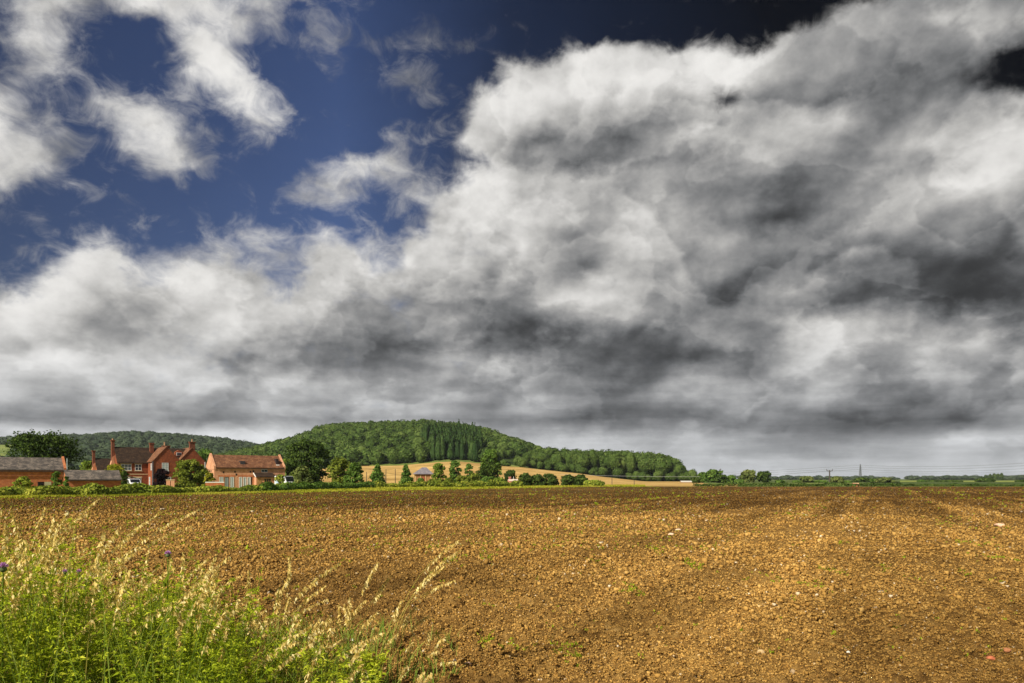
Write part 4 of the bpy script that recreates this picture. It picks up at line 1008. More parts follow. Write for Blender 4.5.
B('narrow dark shrub beside the pale door of the outbuilding', 56.5, 9, 472, 80, LEAF_MID, 16, 'oval', n=700)
B('little shrub at the gap between outbuilding and slate shed', 66.5, 6, 477, 76, LEAF_MID, 17, n=300)
B('olive bush in front of the big round tree', 303, 21, 466.6, 124, LEAF_GREY, 18, n=1500)
B('small dark shrub right of the olive bush', 316, 10, 475, 126, LEAF_DARK, 19, n=500)
B('sapling bush with yellowish leaves before the white van', 280, 13, 474.8, 112, LEAF_HEDGE, 20, n=420)
T('tree', 'tall fresh green bushy tree left in the pair right of the round tree', 340, 27, 457.8, 136, LEAF_BRIGHT, 21, 'round', n=2200, trunk=.04)
T('tree', 'lower dark green bushy tree right in the pair beside the stubble', 355, 20, 463, 128, LEAF_MID, 22, 'bush', n=1700, trunk=0)
T('conical_tree', 'small conical tree left of the thin poles in front of the stubble', 377.5, 16, 463.5, 150, LEAF_MID, 23, 'cone', n=1300, trunk=.04)
T('conical_tree', 'small conical tree just left of the pavilion', 406, 12.5, 464, 155, LEAF_MID, 24, 'cone', n=1100, trunk=.04)
T('tree', 'round dark tree touching the right side of the pavilion', 438.5, 15, 463.5, 172, LEAF_FRESH, 25, 'round', n=1200, trunk=.05)
T('tree', 'taller oval tree right of the pavilion, before the stubble', 454.5, 14, 461.3, 166, LEAF_MID, 26, 'oval', n=1300, trunk=.05)
T('tree', 'slim small tree between the oval tree and the big two lobed tree', 469, 8.5, 464, 166, LEAF_MID, 27, 'oval', n=650, trunk=.05)
T('tree', 'large leafy tree, biggest of those before the stubble, with a rounded top', 491, 21, 449.8, 205, LEAF_MID, 28, 'oval', n=2600, trunk=.05)
B('dark wide bush spreading at the foot of the biggest stubble tree', 489, 28, 463.6, 176, LEAF_DARK, 29, n=1800)
B('round dark bush behind the salmon pink outhouse', 510, 14, 470.2, 190, LEAF_DARK, 30, n=800)
k_ = 0
for px_, pw_, yt, Y_, m_, lb in (
    (434, 15, 479, 148, LEAF_BRIGHT, 'fresh green bush low in front of the pavilion, right of its door'),
    (421, 9, 478.5, 146, LEAF_MID, 'small green bush in front of the pavilion wall'),
    (448, 14, 478.6, 150, LEAF_BRIGHT, 'bright bush below the gap between round and oval tree'),
    (463, 17, 475.8, 152, LEAF_BRIGHT, 'bright green bush below the oval tree'),
    (474, 14, 473.6, 154, LEAF_BRIGHT, 'light bush below the slim small tree'),
    (487, 16, 477, 152, LEAF_MID, 'low green bush in front of the dark wide bush'),
    (499, 14, 478, 152, LEAF_FRESH, 'light green bush left of the salmon pink outhouse'),
    (516.5, 13, 481, 155, LEAF_HEDGE, 'low olive bush in front of the salmon pink outhouse')):
    B(lb, px_, pw_, yt, Y_, m_, 40+k_, n=700, grp='bushes along the foot of the stubble'); k_ += 1
for px_, pw_, yt, Y_, m_, lb in (
    (526, 15, 473.6, 168, LEAF_DARK, 'dark round bush, left end of the dark row before the stubble'),
    (538, 16, 475, 168, LEAF_DARK, 'dark bush in the middle of the dark row before the stubble'),
    (549.5, 18, 474, 168, LEAF_DARK, 'dark bush at the right end of the dark row before the stubble'),
    (568, 15, 475.2, 168, LEAF_DARK, 'left half of the separate dark clump before the stubble'),
    (580.5, 17, 475, 168, LEAF_DARK, 'right half of the separate dark clump before the stubble'),
    (593.5, 22, 480.3, 160, LEAF_HEDGE, 'low yellow green shrub ending the bush row at its right')):
    B(lb, px_, pw_, yt, Y_, m_, 50+k_, n=1000, grp='dark bushes before the stubble'); k_ += 1
for px_, pw_, yt, Y_, m_, sh, lb in (
    (695.5, 8, 477.5, 300, LEAF_DARK, 'bush', 'dark little bush right of the field shed'),
    (702.8, 10, 472.8, 320, LEAF_MID, 'round', 'small round tree, first right of the field shed'),
    (714, 15.5, 469.8, 330, LEAF_MID, 'round', 'domed tree rising from the bush cluster below the small telegraph pole'),
    (722, 14, 475, 310, LEAF_DARK, 'bush', 'dark bush in the cluster, right of the domed tree'),
    (731, 14, 475.6, 320, LEAF_MID, 'bush', 'bush at the right end of the cluster'),
    (739, 9, 479.5, 310, LEAF_MID, 'bush', 'low bush just left of the two lone round trees'),
    (748.2, 15, 470.3, 330, LEAF_GREY, 'round', 'left and taller of the two lone round trees on the horizon'),
    (763.2, 14.5, 471.8, 330, LEAF_DARK, 'round', 'right and darker of the two lone round trees on the horizon'),
    (780, 9, 480.5, 340, LEAF_MID, 'bush', 'low round bush a little right of the two lone trees'),
    (796.5, 9, 481, 340, LEAF_MID, 'bush', 'low bush touching the left side of the round hedge tree'),
    (806.3, 12.5, 476.6, 340, LEAF_GREY, 'round', 'round hedge tree left of the forked utility pole'),
    (820, 16, 481, 340, LEAF_MID, 'bush', 'flat bush below the forked utility pole'),
    (836.8, 12, 476.8, 340, LEAF_GREY, 'bush', 'domed bush just right of the forked utility pole'),
    (846, 9, 482, 340, LEAF_MID, 'bush', 'low bush between the domed bush and the red hut'),
    (861, 16, 477.8, 400, LEAF_DARK, 'bush', 'dark bush at the foot of the pylon'),
    (872.3, 8, 479.3, 400, LEAF_MID, 'bush', 'small bush between the pylon bush and the broad bush'),
    (885, 17, 478, 380, LEAF_GREY, 'bush', 'broad domed bush right of the red hut'),
    (921.5, 8, 480.6, 430, LEAF_MID, 'bush', 'small bush alone on the pale meadow'),
    (948, 28, 481.2, 430, LEAF_DARK, 'bush', 'long low dark thicket in the meadows on the right'),
    (932, 12, 481.5, 430, LEAF_DARK, 'bush', 'small dark thicket left of the long one in the meadows'),
    (985, 17, 478.6, 430, LEAF_DARK, 'bush', 'dark thicket below the distant row of poplars'),
    (1021, 9, 480.5, 400, LEAF_DARK, 'bush', 'dark bush at the right edge of the view')):
    (T('tree', lb, px_, pw_, yt, Y_, m_, 80+k_, sh, 'trees and bushes on the right skyline', 1100, trunk=.05) if sh == 'round' else B(lb, px_, pw_, yt, Y_, m_, 80+k_, n=600, grp='trees and bushes on the right skyline')); k_ += 1
for px_, pw_, yt in ((986, 2.6, 475.6), (990.2, 2.4, 474.8), (994.4, 3.0, 474), (998, 2.6, 474.3), (1001.6, 2.8, 473.8), (981.5, 2.2, 477)):
    T('poplar', 'distant slim poplar in the short row near the right horizon', px_, pw_, yt, 1100, LEAF_WOOD, 120+k_, 'oval', 'poplars near the right horizon', 220, trunk=.03); k_ += 1

# hedges: leaf cards heaped along a line
def hedge(name, label, pts, height, width, n, size, material, seed, cat='hedge'):
    g = np.random.default_rng(seed); pts = np.array(pts, float)
    seg = np.linalg.norm(np.diff(pts, axis=0), axis=1); cum = np.concatenate([[0], np.cumsum(seg)])
    s_ = g.uniform(0, cum[-1], n); x = np.interp(s_, cum, pts[:, 0]); y = np.interp(s_, cum, pts[:, 1])
    dx_, dy_ = np.gradient(pts[:, 0]), np.gradient(pts[:, 1]); nx = -np.interp(s_, cum, dy_); ny = np.interp(s_, cum, dx_)
    q = np.hypot(nx, ny); nx /= q; ny /= q
    hh = height*(0.62+0.55*vnoise(s_/1.6, s_*0+seed, 3))*(0.8+0.4*vnoise(s_/6.0, s_*0, 4))
    th = g.uniform(-0.15, math.pi+0.15, n); rr = g.uniform(.75, 1.08, n)
    off = np.cos(th)*width/2*rr; zz_ = np.maximum(np.abs(np.sin(th))**.6*hh*rr, .03)
    c0 = pts.mean(0)
    C = np.stack([x+nx*off-c0[0], y+ny*off-c0[1], zz_], 1); N = np.stack([nx*np.cos(th), ny*np.cos(th), np.sin(th)], 1)
    tone = np.clip(vnoise(s_/0.9, zz_*2.0, 9)*0.9+0.05, 0, 1)
    V, F, T_ = cards(C, N, size*g.uniform(.6, 1.35, n), tone, g)
    return tag(quads(name, V, F, material, None, (c0[0], c0[1], 0), tone=T_), label, cat)
def eline(px0, px1, off, n=24):
    return [edge_pt((p-512)/FOC, off+(.6*math.sin(p*.11))) for p in np.linspace(px0, px1, n)]
hedge('hedge', 'low bramble hedge running along the whole front of the farm', eline(-60, 262, 4.0), 0.98, 1.6, 13000, .17, LEAF_HEDGE, 1)
hedge('hedge', 'darker low hedge in front of the van and the round trees', [edge_pt((p-512)/FOC, o_) for p, o_ in zip(np.linspace(262, 372, 24), np.linspace(6, 30, 24))], 1.15, 1.8, 6000, .19, LEAF_MID, 2)
hedge('hedge', 'low olive hedge between the conical tree and the pavilion', eline(372, 440, 38.0), 1.15, 1.8, 3000, .2, LEAF_HEDGE, 3)
hedge('hedge', 'weedy green hedge below the bushes right of the pavilion', eline(438, 515, 24.0), 1.2, 2.0, 3600, .2, LEAF_HEDGE, 4)
hedge('hedge', 'thin far hedge along the right edge of the ploughed field', [(wx(p, 164), 164+2*math.sin(p*.07)) for p in np.linspace(692, 905, 24)], 0.75, 2.0, 3000, .2, LEAF_DARK, 5)
hedge('hedge', 'knee high far hedge at the right end of the field edge', [(wx(p, 168), 168+3*math.sin(p*.09)) for p in np.linspace(908, 1110, 24)], 0.50, 1.6, 3200, .17, LEAF_DARK, 6)
# rough grass of the verge
g = np.random.default_rng(21); n = 60000
mx = g.uniform(-0.84, 0.19, n); ey = edge_y(mx); off = np.where((mx > -.31) & (g.random(n) < .7), g.uniform(-1.2, 40, n)*np.clip((mx+.36)/.18, .1, 1), -1.4+g.gamma(1.6, 2.6, n)); yy = ey+off; xx = mx*yy
hh = g.uniform(.08, .26, n)*(.6+.8*vnoise(xx/5, yy/5, 14)); a = g.uniform(0, 6.28, n); w2 = .045+.0007*yy
V = np.stack([np.stack([xx-np.cos(a)*w2, yy-np.sin(a)*w2, 0*xx], 1), np.stack([xx+np.cos(a)*w2, yy+np.sin(a)*w2, 0*xx], 1),
              np.stack([xx+g.normal(0, .1, n)+np.sin(a)*.02, yy+g.normal(0, .1, n), hh+.02], 1)], 1).reshape(-1, 3)
LEAF_VERGE = foliage('verge_grass', (.20, .22, .02), (.36, .37, .03), (.54, .48, .08), .3)
tag(quads('verge_grass', V, np.arange(n*3).reshape(-1, 3), LEAF_VERGE, tone=np.repeat(vnoise(xx/4, yy/4, 15), 3)), 'yellow green rough grass on the far field edge', 'grass', kind='stuff')
# ---------------------------------------------------------------- near ground: lumps, stones, seedlings, grass
def lumps(name, label, x, y, r, tone, material, seed, flat=.8, sink=.25, cat='soil'):
    g = np.random.default_rng(seed); n = len(x)
    base = np.array([(-1,-1,-1),(1,-1,-1),(1,1,-1),(-1,1,-1),(-1,-1,1),(1,-1,1),(1,1,1),(-1,1,1)], float)*.62
    V = base[None]*g.uniform(.55, 1.25, (n, 8, 1))+g.normal(0, .16, (n, 8, 3))
    a = g.uniform(0, 6.283, n); c, s_ = np.cos(a)[:, None], np.sin(a)[:, None]
    X_ = V[..., 0]*c-V[..., 1]*s_; Y_ = V[..., 0]*s_+V[..., 1]*c
    z0 = field_z(x, y)
    V = np.stack([X_*r[:, None]+x[:, None], Y_*r[:, None]+y[:, None], V[..., 2]*r[:, None]*flat+(z0+r*flat*(.62-sink))[:, None]], -1).reshape(-1, 3)
    f = np.array([(3,2,1,0),(4,5,6,7),(0,1,5,4),(1,2,6,5),(2,3,7,6),(3,0,4,7)])
    F = (f[None]+np.arange(n)[:, None, None]*8).reshape(-1, 4)
    return tag(quads(name, V, F, material, tone=np.repeat(tone, 8)), label, cat, kind='stuff')
g = np.random.default_rng(31); n = 310000
py = 486.8+(705-486.8)*g.random(n)**1.0; px = g.uniform(-90, 1115, n)
Y_ = 1190.0/(py-479.0)*g.uniform(.97, 1.03, n); X_ = (px-512)/FOC*Y_
ok = Y_ < edge_y((px-512)/FOC)*0.995; X_, Y_ = X_[ok], Y_[ok]; n = len(X_)
r = np.clip(0.68*Y_/FOC*np.exp(g.normal(0, .42, n))*(.7+.7*vnoise(X_/1.6, Y_/1.6, 44)), .0055, .075)
tone = np.clip(.12+g.beta(2.6, 2.6, n)*.78, 0, .94); pale = g.random(n) < np.where(Y_ > 20, .030, .014); tone[pale] = g.uniform(.95, 1, pale.sum())
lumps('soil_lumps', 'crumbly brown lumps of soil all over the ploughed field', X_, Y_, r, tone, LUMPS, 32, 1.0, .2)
# pale flat patches of stones and straw remains along the drill lines
g = np.random.default_rng(33)
n = 150; py = 492+g.random(n)**1.6*180; px = g.uniform(-40, 1070, n); Y_ = 1190/(py-479); X_ = (px-512)/FOC*Y_
ok = Y_ < edge_y((px-512)/FOC)*.97
lumps('pebbles', 'small pale pebbles scattered over the ploughed soil', X_[ok], Y_[ok], np.clip(1.2*Y_[ok]/FOC*g.uniform(.6, 1.3, ok.sum()), .012, .10), g.uniform(.955, 1, ok.sum()), LUMPS, 34, .5, .2, 'pebbles')

def stone(label, px, py, wpx, color, seed, flat=.62):
    Y = (EYE-.10)*FOC/(py-HZ); x = wx(px, Y); r = wpx*Y/FOC/2
    bm = bmesh.new(); bmesh.ops.create_icosphere(bm, subdivisions=3, radius=1.0); g = np.random.default_rng(seed)
    L = g.normal(0, 1, (7, 3)); L /= np.linalg.norm(L, axis=1, keepdims=True)
    for v in bm.verts:
        d_ = max(float(np.dot(L[i], v.co)) for i in range(7)); k = 1.0-.28*max(0, d_-.72)/.28+.05*math.sin(v.co.x*9+seed)*math.sin(v.co.z*7)
        v.co = Vector((v.co.x*r*k, v.co.y*r*k*.8, v.co.z*r*k*flat))
    for f in bm.faces: f.smooth = True
    me = bpy.data.meshes.new('stone'); bm.to_mesh(me); bm.free()
    o = link('stone', me, plain('stone_'+str(seed), color, .85, .2, 30.0), None, (x, Y, float(field_z(np.array([x]), np.array([Y]))[0])+r*flat*.55))
    o.rotation_euler = (0, 0, seed*1.3); return tag(o, label, 'stone', 'larger stones lying on the field')
stone('angular tan stone in the nearest soil, right of the middle', 760.5, 663, 11, (.55, .38, .18), 1, .8)
stone('orange red stone near the bottom right corner', 991, 670, 8.5, (.42, .13, .06), 2)
stone('orange brown stone just right of the red one', 1007, 669, 9, (.38, .16, .07), 3, .5)
stone('large flat pinkish stone further out at the right', 999.5, 531.5, 9.5, (.66, .42, .28), 4, .5)
stone('round yellowish stone left of the red one', 913, 664.5, 6, (.62, .48, .25), 5)
stone('small white stone left of the yellowish one', 848, 663, 5, (.78, .72, .60), 6)
stone('white flat stone below the yellowish one', 902, 670.5, 6, (.76, .70, .60), 7, .45)
stone('pinkish stone at the bottom, right of the dry grass', 468, 677, 9, (.62, .40, .28), 8, .6)
stone('round white stone among the dry grass stalks', 352, 654, 5, (.78, .72, .62), 9, .9)
stone('long pale stone at the bottom in the middle', 717, 673, 8, (.68, .52, .34), 10, .45)
stone('pale stone far out in the middle of the field', 678, 532, 8, (.70, .50, .34), 11, .45)
stone('second pale stone far out, lower left of the other', 671, 538, 7, (.70, .50, .34), 12, .45)

# blades: narrow curved strips, arrays of base, direction, height, lean
def blades(b, h, w, lean, az, droop, segs, g):
    n = len(b); t_ = np.linspace(0, 1, segs+1)[None, :]
    hx = np.cos(az)[:, None]; hy = np.sin(az)[:, None]
    out = lean[:, None]*h[:, None]*(t_**2); up = h[:, None]*(t_-droop[:, None]*t_**3)
    cx = b[:, 0:1]+hx*out; cy = b[:, 1:2]+hy*out; cz = b[:, 2:3]+up
    tw = g.uniform(0, 6.283, n)[:, None]; wv_ = (w[:, None]*(1-t_**1.6)+.0006)
    sx = np.cos(tw)*wv_; sy = np.sin(tw)*wv_
    L_ = np.stack([cx-sx, cy-sy, cz], -1); R_ = np.stack([cx+sx, cy+sy, cz], -1)
    V = np.stack([L_, R_], 2).reshape(-1, 3); m_ = (segs+1)*2
    f = np.array([(2*i, 2*i+1, 2*i+3, 2*i+2) for i in range(segs)])
    F = (f[None]+(np.arange(n)*m_)[:, None, None]).reshape(-1, 4)
    tip = np.stack([cx[:, -1], cy[:, -1], cz[:, -1]], 1)
    return V, F, tip, (cx, cy, cz)

# seedlings and weeds in the soil
LEAF_SEED = foliage('seedling_leaves', (.14, .20, .015), (.30, .38, .02), (.50, .52, .05), .35)
g = np.random.default_rng(41); C_ = []
for px_, py_, k in ((657, 558, 26), (689, 570, 34), (632, 598, 30), (547, 642, 5), (984, 550, 40), (996, 564, 26), (832, 578, 22), (807, 593, 16), (838, 546, 18), (487, 659, 22), (561, 665, 16), (574, 665, 14), (510, 661, 10), (800, 518, 22), (770, 583, 12), (882, 576, 10), (295, 640, 8), (452, 566, 20), (489, 564, 22), (301, 560, 14), (344, 570, 14), (430, 552, 12), (600, 570, 14), (905, 586, 8), (965, 584, 8)):
    Y0 = 1150/(py_-479)
    for _ in range(k): C_.append((wx(px_, Y0)+g.normal(0, .006*Y0), Y0+g.normal(0, .03*Y0)))
vp_ = (890-512)/FOC
for c0, n_, y0_, y1_ in ((6.6, 180, 20, 140), (12.5, 150, 30, 140), (-3.5, 130, 14, 120), (-15.5, 150, 25, 130), (2.2, 120, 18, 130), (20.0, 100, 45, 140)):
    q = y0_*(y1_/y0_)**g.random(n_); ac_ = c0+g.normal(0, .12+.012*q); keep = vnoise(q/3.0, q*0+c0, 5) > .45
    for l_, a_ in zip(q[keep], ac_[keep]): C_.append((a_*ca+l_*sa, -a_*sa+l_*ca))
# dusting of green on the farm side
m_ = 3000; py = 486+g.random(m_)**1.25*75; px = -30+g.random(m_)**1.5*760; Yq = 1190/(py-479)
for x_, y_ in zip((px-512)/FOC*Yq, Yq): C_.append((x_, y_))
m_ = 260; py = 500+g.random(m_)*183; px = g.uniform(0, 1024, m_); Yq = 1190/(py-479)
for x_, y_ in zip((px-512)/FOC*Yq, Yq): C_.append((x_, y_))
C_ = np.array(C_); C_ = C_[(C_[:, 1] > 4) & (C_[:, 1] < edge_y(C_[:, 0]/C_[:, 1])*.985)]
nb = 7; b = np.repeat(C_, nb, 0); sz = np.clip(.018+.0021*b[:, 1], .03, .17)*g.uniform(.5, 1.3, len(b))
b = b+g.normal(0, 1, b.shape)*sz[:, None]*.45; b3 = np.column_stack([b, field_z(b[:, 0], b[:, 1])+.01])
V, F, _, _ = blades(b3, sz, sz*.20, g.uniform(.2, 1.0, len(b)), g.uniform(0, 6.28, len(b)), g.uniform(.2, .7, len(b)), 3, g)
tag(quads('seedlings', V, F, LEAF_SEED, tone=np.repeat(g.random(len(b)), 8)), 'small yellow green seedlings and weeds sprouting in the soil', 'weeds', kind='stuff')

# ---- tangle of green weeds and straw coloured grass on the near margin
LEAF_WEED = foliage('weed_leaves', (.08, .13, .010), (.36, .44, .022), (.70, .70, .07), .38)
STEM_WEED = foliage('weed_stems', (.10, .17, .02), (.20, .28, .04), (.34, .38, .09), .2)
STRAW = foliage('straw', (.58, .40, .10), (.82, .63, .22), (.95, .83, .46), .3)
STRAWSTEM = foliage('straw_stems', (.24, .22, .04), (.42, .36, .08), (.60, .48, .16), .25)
def weed_top(px):
    """height profile of the weed patch from left to right, as seen rows of its top"""
    return np.interp(px, [-200, 0, 30, 60, 90, 130, 160, 185, 215, 240, 262, 300, 340, 380, 430, 470], [556, 562, 554, 550, 574, 592, 564, 584, 612, 590, 628, 650, 662, 668, 676, 700])
g = np.random.default_rng(51); npl = 270
Yp = g.uniform(2.9, 6.4, npl); pp = -170+610*g.random(npl)**1.25
thin = np.interp(pp, [100, 230, 300, 420], [1, .72, .34, .12])*np.clip((vnoise(pp/30., Yp*1.6, 19)-.2)*2.6, .25, 1); okp = g.random(npl) < thin
Yp, pp = Yp[okp], pp[okp]; npl = len(pp); xp = (pp-512)/FOC*Yp
tp = EYE-(weed_top(pp)+g.gamma(1.2, 8, npl)-HZ)/FOC*Yp
kk = g.integers(9, 20, npl); own = np.repeat(np.arange(npl), kk); ns = len(own)
rad_ = g.gamma(2.0, .045, ns); an_ = g.uniform(0, 6.283, ns)
xw = xp[own]+np.cos(an_)*rad_*.5; Yw = np.maximum(Yp[own]+np.sin(an_)*rad_*.5, 2.8); top = tp[own]*(1-.8*rad_)*np.where(g.random(ns) < .12, g.uniform(1.0, 1.2, ns), g.uniform(.62, 1.03, ns))
ok = (top > .12) & (top < 1.45); xw, Yw, top, an_, rad_, own = xw[ok], Yw[ok], top[ok], an_[ok], rad_[ok], own[ok]; ns = len(xw)
zb_ = np.where(Yw > 3.3, field_z(xw, np.maximum(Yw, 3.3)), .0)*0.6
b3 = np.column_stack([xw, Yw, zb_]); lean = .04+rad_*1.6+g.uniform(0, .12, ns)
V, F, tip, (cx, cy, cz) = blades(b3, top, np.full(ns, .0026), lean, an_, np.zeros(ns), 6, g)
ptone = g.uniform(.0, 1.0, npl)
# narrow leaves in whorls up each stem
nl = 60; nw = 12; wh = np.sort(g.uniform(.22, 1.0, (ns, nw)), 1); ti = np.repeat(wh, nl//nw, 1); ti = np.minimum(ti**.8, 1.0); fi = ti*6; i0 = np.clip(fi.astype(int), 0, 5); fr = fi-i0; ar = np.arange(ns)[:, None]
bx_ = cx[ar, i0]*(1-fr)+cx[ar, i0+1]*fr; by_ = cy[ar, i0]*(1-fr)+cy[ar, i0+1]*fr; bz_ = cz[ar, i0]*(1-fr)+cz[ar, i0+1]*fr
C = np.stack([bx_, by_, bz_], -1).reshape(-1, 3); m_ = len(C); a_ = g.uniform(0, 6.283, m_); el = g.normal(.55, .35, m_)
big_ = g.uniform(.8, 1.7, npl)[own]
Ld = g.uniform(.020, .044, m_)*np.repeat(big_, nl)*(1.15-.5*ti.ravel()); D = np.stack([np.cos(a_)*np.cos(el), np.sin(a_)*np.cos(el), np.sin(el)], 1)
S_ = np.cross(D, g.normal(0, 1, (m_, 3))); S_ /= np.linalg.norm(S_, axis=1, keepdims=True); S_ *= (Ld*.13)[:, None]
mid_ = C+D*Ld[:, None]*.5; Vq = np.stack([C, mid_+S_, C+D*Ld[:, None]-np.array([0, 0, .35])*Ld[:, None], mid_-S_], 1).reshape(-1, 3)
weeds = quads('green_weeds', Vq, np.arange(m_*4).reshape(-1, 4), LEAF_WEED, tone=np.repeat(np.clip(.75*np.repeat(ptone[own], nl)+.35*(ti.ravel()-.5)+.1, 0, 1), 4))
tag(weeds, 'dense bright green leafy weeds filling the lower left corner', 'weeds', kind='stuff')
tag(quads('weed_stems', V, F, STEM_WEED, tone=np.repeat(g.uniform(.2, .6, ns), 14)), 'thin green stems of the leafy weeds in the lower left corner', 'weeds', kind='stuff')
# low grass blades between them and out to the right
nb = 5200; Yb_ = g.uniform(3.6, 6.8, nb); pb_ = -120+580*g.random(nb)**.9; xb = (pb_-512)/FOC*Yb_
hb = g.uniform(.12, .42, nb)*np.interp(pb_, [-100, 250, 400, 460], [1.3, 1.0, .8, .4]); keep = vnoise(xb/.22, Yb_/.3, 8) > np.interp(pb_, [200, 330, 440], [.2, .40, .62])
xb, Yb_, hb = xb[keep], Yb_[keep], hb[keep]; nb = len(xb)
V, F, _, _ = blades(np.column_stack([xb, Yb_, field_z(xb, Yb_)-.01]), hb, g.uniform(.002, .0048, nb), g.uniform(.1, .8, nb), g.uniform(0, 6.28, nb), g.uniform(.05, .4, nb), 5, g)
tag(quads('margin_grass', V, F, STEM_WEED, tone=np.repeat(g.random(nb), 12)), 'short green grass blades at the foot of the near weeds', 'grass', kind='stuff')

def straw_stalks(b, h, lean, az, g, ears=34, ear=1.0):
    """grass stalks with a loose nodding seed head; returns stems (V,F) and spikelets (V,F)"""
    n = len(b); V, F, tip, (cx, cy, cz) = blades(b, h, np.full(n, .0019), lean, az, .06+.26*np.minimum(lean, .9), 9, g)
    ti = 1-g.beta(1.2, 1.6, (n, ears))*.30; fi = ti*9; i0 = np.clip(fi.astype(int), 0, 8); fr = fi-i0; ar = np.arange(n)[:, None]
    P_ = np.stack([cx[ar, i0]*(1-fr)+cx[ar, i0+1]*fr, cy[ar, i0]*(1-fr)+cy[ar, i0+1]*fr, cz[ar, i0]*(1-fr)+cz[ar, i0+1]*fr], -1)
    spread = (np.clip((1-ti)/.30, 0, 1)*.75+.25)*.024*ear
    azr = np.repeat(az[:, None], ears, 1)+g.normal(0, .9, (n, ears))
    off = np.stack([np.cos(azr)*spread*g.uniform(.1, 1, (n, ears)), np.sin(azr)*spread*g.uniform(.1, 1, (n, ears)), -spread*g.uniform(.05, .75, (n, ears))], -1)
    C = (P_+off).reshape(-1, 3); m = len(C)
    D = off.reshape(-1, 3)+np.array([0, 0, -.012])+g.normal(0, .008, (m, 3)); D /= np.linalg.norm(D, axis=1, keepdims=True)
    L_ = g.uniform(.011, .022, m)*ear; S_ = np.cross(D, g.normal(0, 1, (m, 3))); S_ /= np.linalg.norm(S_, axis=1, keepdims=True); S_ *= (L_*.34)[:, None]
    Vq = np.stack([C-D*L_[:, None]*.5, C+S_, C+D*L_[:, None], C-S_], 1).reshape(-1, 3)
    # hair thin branches that carry the spikelets
    Q_ = P_.reshape(-1, 3); T_ = np.cross(C-Q_, g.normal(0, 1, (m, 3))); T_ /= np.linalg.norm(T_, axis=1, keepdims=True)+1e-9; T_ *= .0006
    Vb = np.stack([Q_-T_, Q_+T_, C+T_, C-T_], 1).reshape(-1, 3)
    return (np.concatenate([V, Vb]), np.concatenate([F, np.arange(m*4).reshape(-1, 4)+len(V)])), (Vq, np.arange(m*4).reshape(-1, 4))
g = np.random.default_rng(61); n = 215
Yd = g.uniform(3.5, 6.3, n); pd = -140+540*g.random(n)**1.15
pd = np.where(g.random(n) < .16, g.uniform(-70, 60, n), pd)
topr = weed_top(pd)+g.normal(10, 26, n)-np.where((pd < 45) & (g.random(n) < .4), 26, 0)
h_ = EYE-(topr-HZ)/FOC*Yd; ok = (h_ > .3) & (h_ < 1.6); Yd, pd, h_ = Yd[ok], pd[ok], h_[ok]; n = len(h_)
xd = (pd-512)/FOC*Yd
(SV, SF), (EV, EF) = straw_stalks(np.column_stack([xd, Yd, 0*xd]), h_*1.16, g.uniform(.12, .62, n), g.normal(.1, 1.0, n), g, 80, 1.1)
tag(quads('dry_grass_heads', EV, EF, STRAW, tone=np.repeat(g.random(len(EF)), 4)), 'straw coloured nodding seed heads scattered through the green weeds', 'grass', kind='stuff')
tag(quads('dry_grass_stems', SV, SF, STRAWSTEM, tone=g.random(len(SV))), 'thin yellowish stems carrying the straw coloured seed heads', 'grass', kind='stuff')

# tufts that stand clear of the tangle, each a thing of its own
def tuft(label, px, py_tips, Y, seed, spread=.05, nleaf=16):
    """py_tips: list of (tip px, tip py)"""
    g = np.random.default_rng(seed); x = wx(px, Y); z = float(field_z(np.array([x]), np.array([Y]))[0])
    r_ = empty('grass_tuft', (x, Y, z)); tag(r_, label, 'grass tuft', 'dry grass tufts standing against the soil')
    n = len(py_tips); b = np.column_stack([g.normal(0, spread, n), g.normal(0, spread, n), np.zeros(n)])
    tip = np.array([[wx(a, Y)-x, hz(c, Y)-z] for a, c in py_tips]); dx_ = tip[:, 0]-b[:, 0]
    lean = np.abs(dx_)/tip[:, 1]; az = np.where(dx_ > 0, 0.0, math.pi)+g.normal(0, .15, n)
    hh_ = tip[:, 1]/(1-.06-.26*np.minimum(lean, .9))
    for i in range(n):
        (SV, SF), (EV, EF) = straw_stalks(b[i:i+1], hh_[i:i+1], lean[i:i+1], az[i:i+1], g, 80, 1.15)
        st_ = quads('stalk', SV, SF, STRAWSTEM, r_, tone=g.random(len(SV)))
        quads('seed_head', EV, EF, STRAW, st_, tone=np.repeat(g.random(len(EF)), 4))
    b = np.column_stack([g.normal(0, spread*1.6, nleaf), g.normal(0, spread*1.6, nleaf), np.zeros(nleaf)])
    V, F, _, _ = blades(b, g.uniform(.15, .5, nleaf), g.uniform(.003, .005, nleaf), g.uniform(.1, .7, nleaf), g.uniform(0, 6.28, nleaf), g.uniform(.05, .4, nleaf), 5, g)
    quads('leaf_blades', V, F, STEM_WEED, r_, tone=np.repeat(g.random(nleaf), 12)); return r_
tuft('tall dry grass tuft with arching heads, rightmost of those against the soil', 385, [(447, 540), (449, 549), (436, 565), (438, 580), (428, 570), (412, 606), (400, 600), (420, 618)], 5.2, 1)
tuft('pale dense tuft with drooping pale heads left of the tallest one', 345, [(350, 597), (338, 606), (372, 612), (360, 600), (330, 620), (345, 604), (376, 560), (384, 577), (322, 632)], 4.9, 2)
tuft('thin dry stalks with small heads near the middle of the weed edge', 275, [(293, 553), (286, 578), (279, 590), (282, 600), (256, 606), (268, 612)], 4.8, 3, .04, 10)
tuft('tall wispy stalks rising highest at the left edge', 32, [(66, 509), (50, 515), (20, 507), (42, 532), (60, 540), (30, 540)], 4.2, 4, .06, 12)
tuft('stooping straw stalks just right of the wispy ones', 20, [(10, 522), (28, 542), (36, 541), (4, 541), (45, 556), (24, 560)], 3.9, 5, .07, 12)
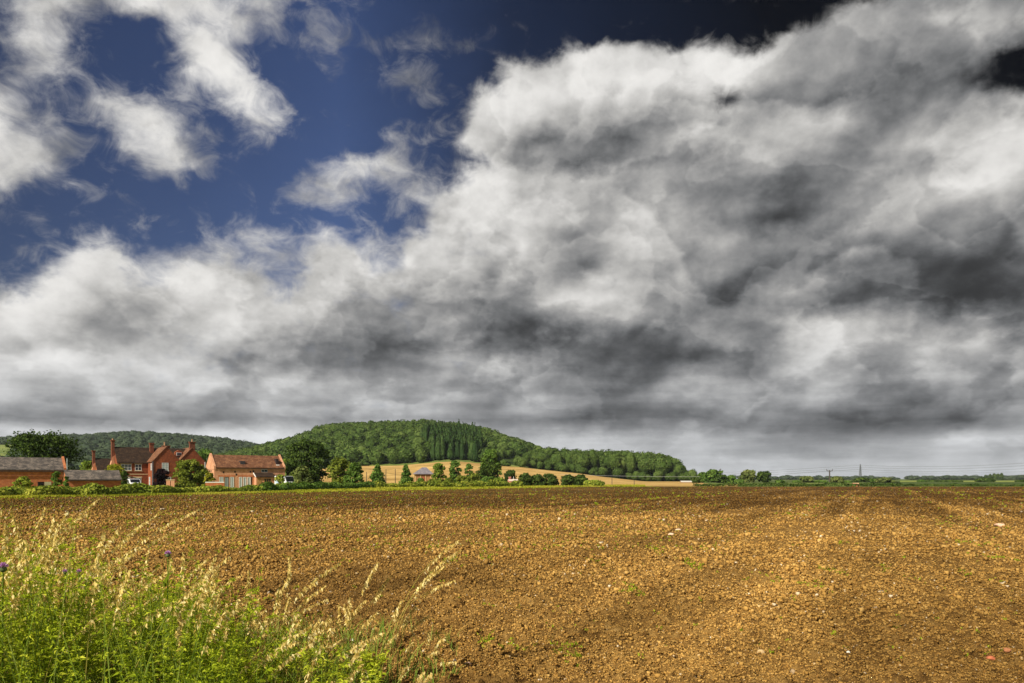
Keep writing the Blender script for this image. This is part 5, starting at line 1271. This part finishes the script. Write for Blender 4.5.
tuft('short dry tuft at the bottom right end of the grass', 415, [(440, 640), (428, 632), (410, 644), (432, 652), (446, 662)], 5.3, 6, .05, 18)
tuft('upright pair of straw stalks above the middle of the weeds', 182, [(184, 551), (215, 556), (212, 570), (196, 566)], 4.6, 7, .04, 8)
tuft('yellowing stalks leaning over the right part of the weeds', 300, [(326, 616), (318, 630), (300, 618), (334, 640)], 4.7, 8, .06, 16)

# thistles with mauve heads
MAUVE = foliage('thistle_florets', (.42, .16, .46), (.62, .32, .66), (.80, .55, .80), .2); BUD = plain('thistle_bud', (.10, .13, .05), .8, .2, 60)
def thistle(label, px, py, Y, wpx, seed):
    g = np.random.default_rng(seed); x = wx(px, Y); zt = hz(py, Y); r = wpx*Y/FOC/2
    r_ = empty('thistle', (x-.03, Y, 0)); tag(r_, label, 'thistle', 'thistles in the weeds')
    MB().tube([(0, 0, 0), (.02, .01, zt*.5), (.03, 0, zt-r)], [.005, .004, .003], 6).build('stem', STEM_WEED, r_)
    fh = MB().tube([(.03, 0, zt-r*1.5), (.03, 0, zt-r*1.1), (.03, 0, zt-r*.5), (.03, 0, zt-r*.2)], [r*.35, r*.85, r*.8, r*.55], 12).build('flower_head', BUD, r_, smooth=True)
    n = 260; d_ = g.normal(0, 1, (n, 3)); d_[:, 2] = np.abs(d_[:, 2])+.25; d_ /= np.linalg.norm(d_, axis=1, keepdims=True)
    C = np.array([.03, 0, zt-r*.35])+d_*r*.55; S_ = np.cross(d_, g.normal(0, 1, (n, 3))); S_ /= np.linalg.norm(S_, axis=1, keepdims=True); S_ *= r*.06
    V = np.stack([C-S_, C+S_, C+d_*r*g.uniform(.5, .8, (n, 1))+S_, C+d_*r*g.uniform(.5, .8, (n, 1))-S_], 1).reshape(-1, 3)
    quads('florets', V, np.arange(n*4).reshape(-1, 4), MAUVE, fh, tone=np.repeat(g.random(n), 4))
    b = np.column_stack([np.full(9, .01), np.zeros(9), g.uniform(.2, .85, 9)*zt])
    V, F, _, _ = blades(b, g.uniform(.06, .14, 9), np.full(9, .012), g.uniform(.5, 1.3, 9), g.uniform(0, 6.28, 9), np.full(9, .3), 4, g)
    quads('leaves', V, F, LEAF_WEED, r_, tone=np.repeat(g.random(9)*.4, 10)); return r_
thistle('thistle with the largest mauve flower at the left edge', 3, 566, 3.6, 8, 1)
thistle('thistle with a small mauve flower on top of the middle weeds', 168, 553, 4.0, 5.5, 2)
thistle('thistle with a small mauve bud, left one of two close together', 65, 571, 3.9, 4, 3)
thistle('thistle with a small mauve bud, right one of two close together', 79, 571, 4.0, 4, 4)
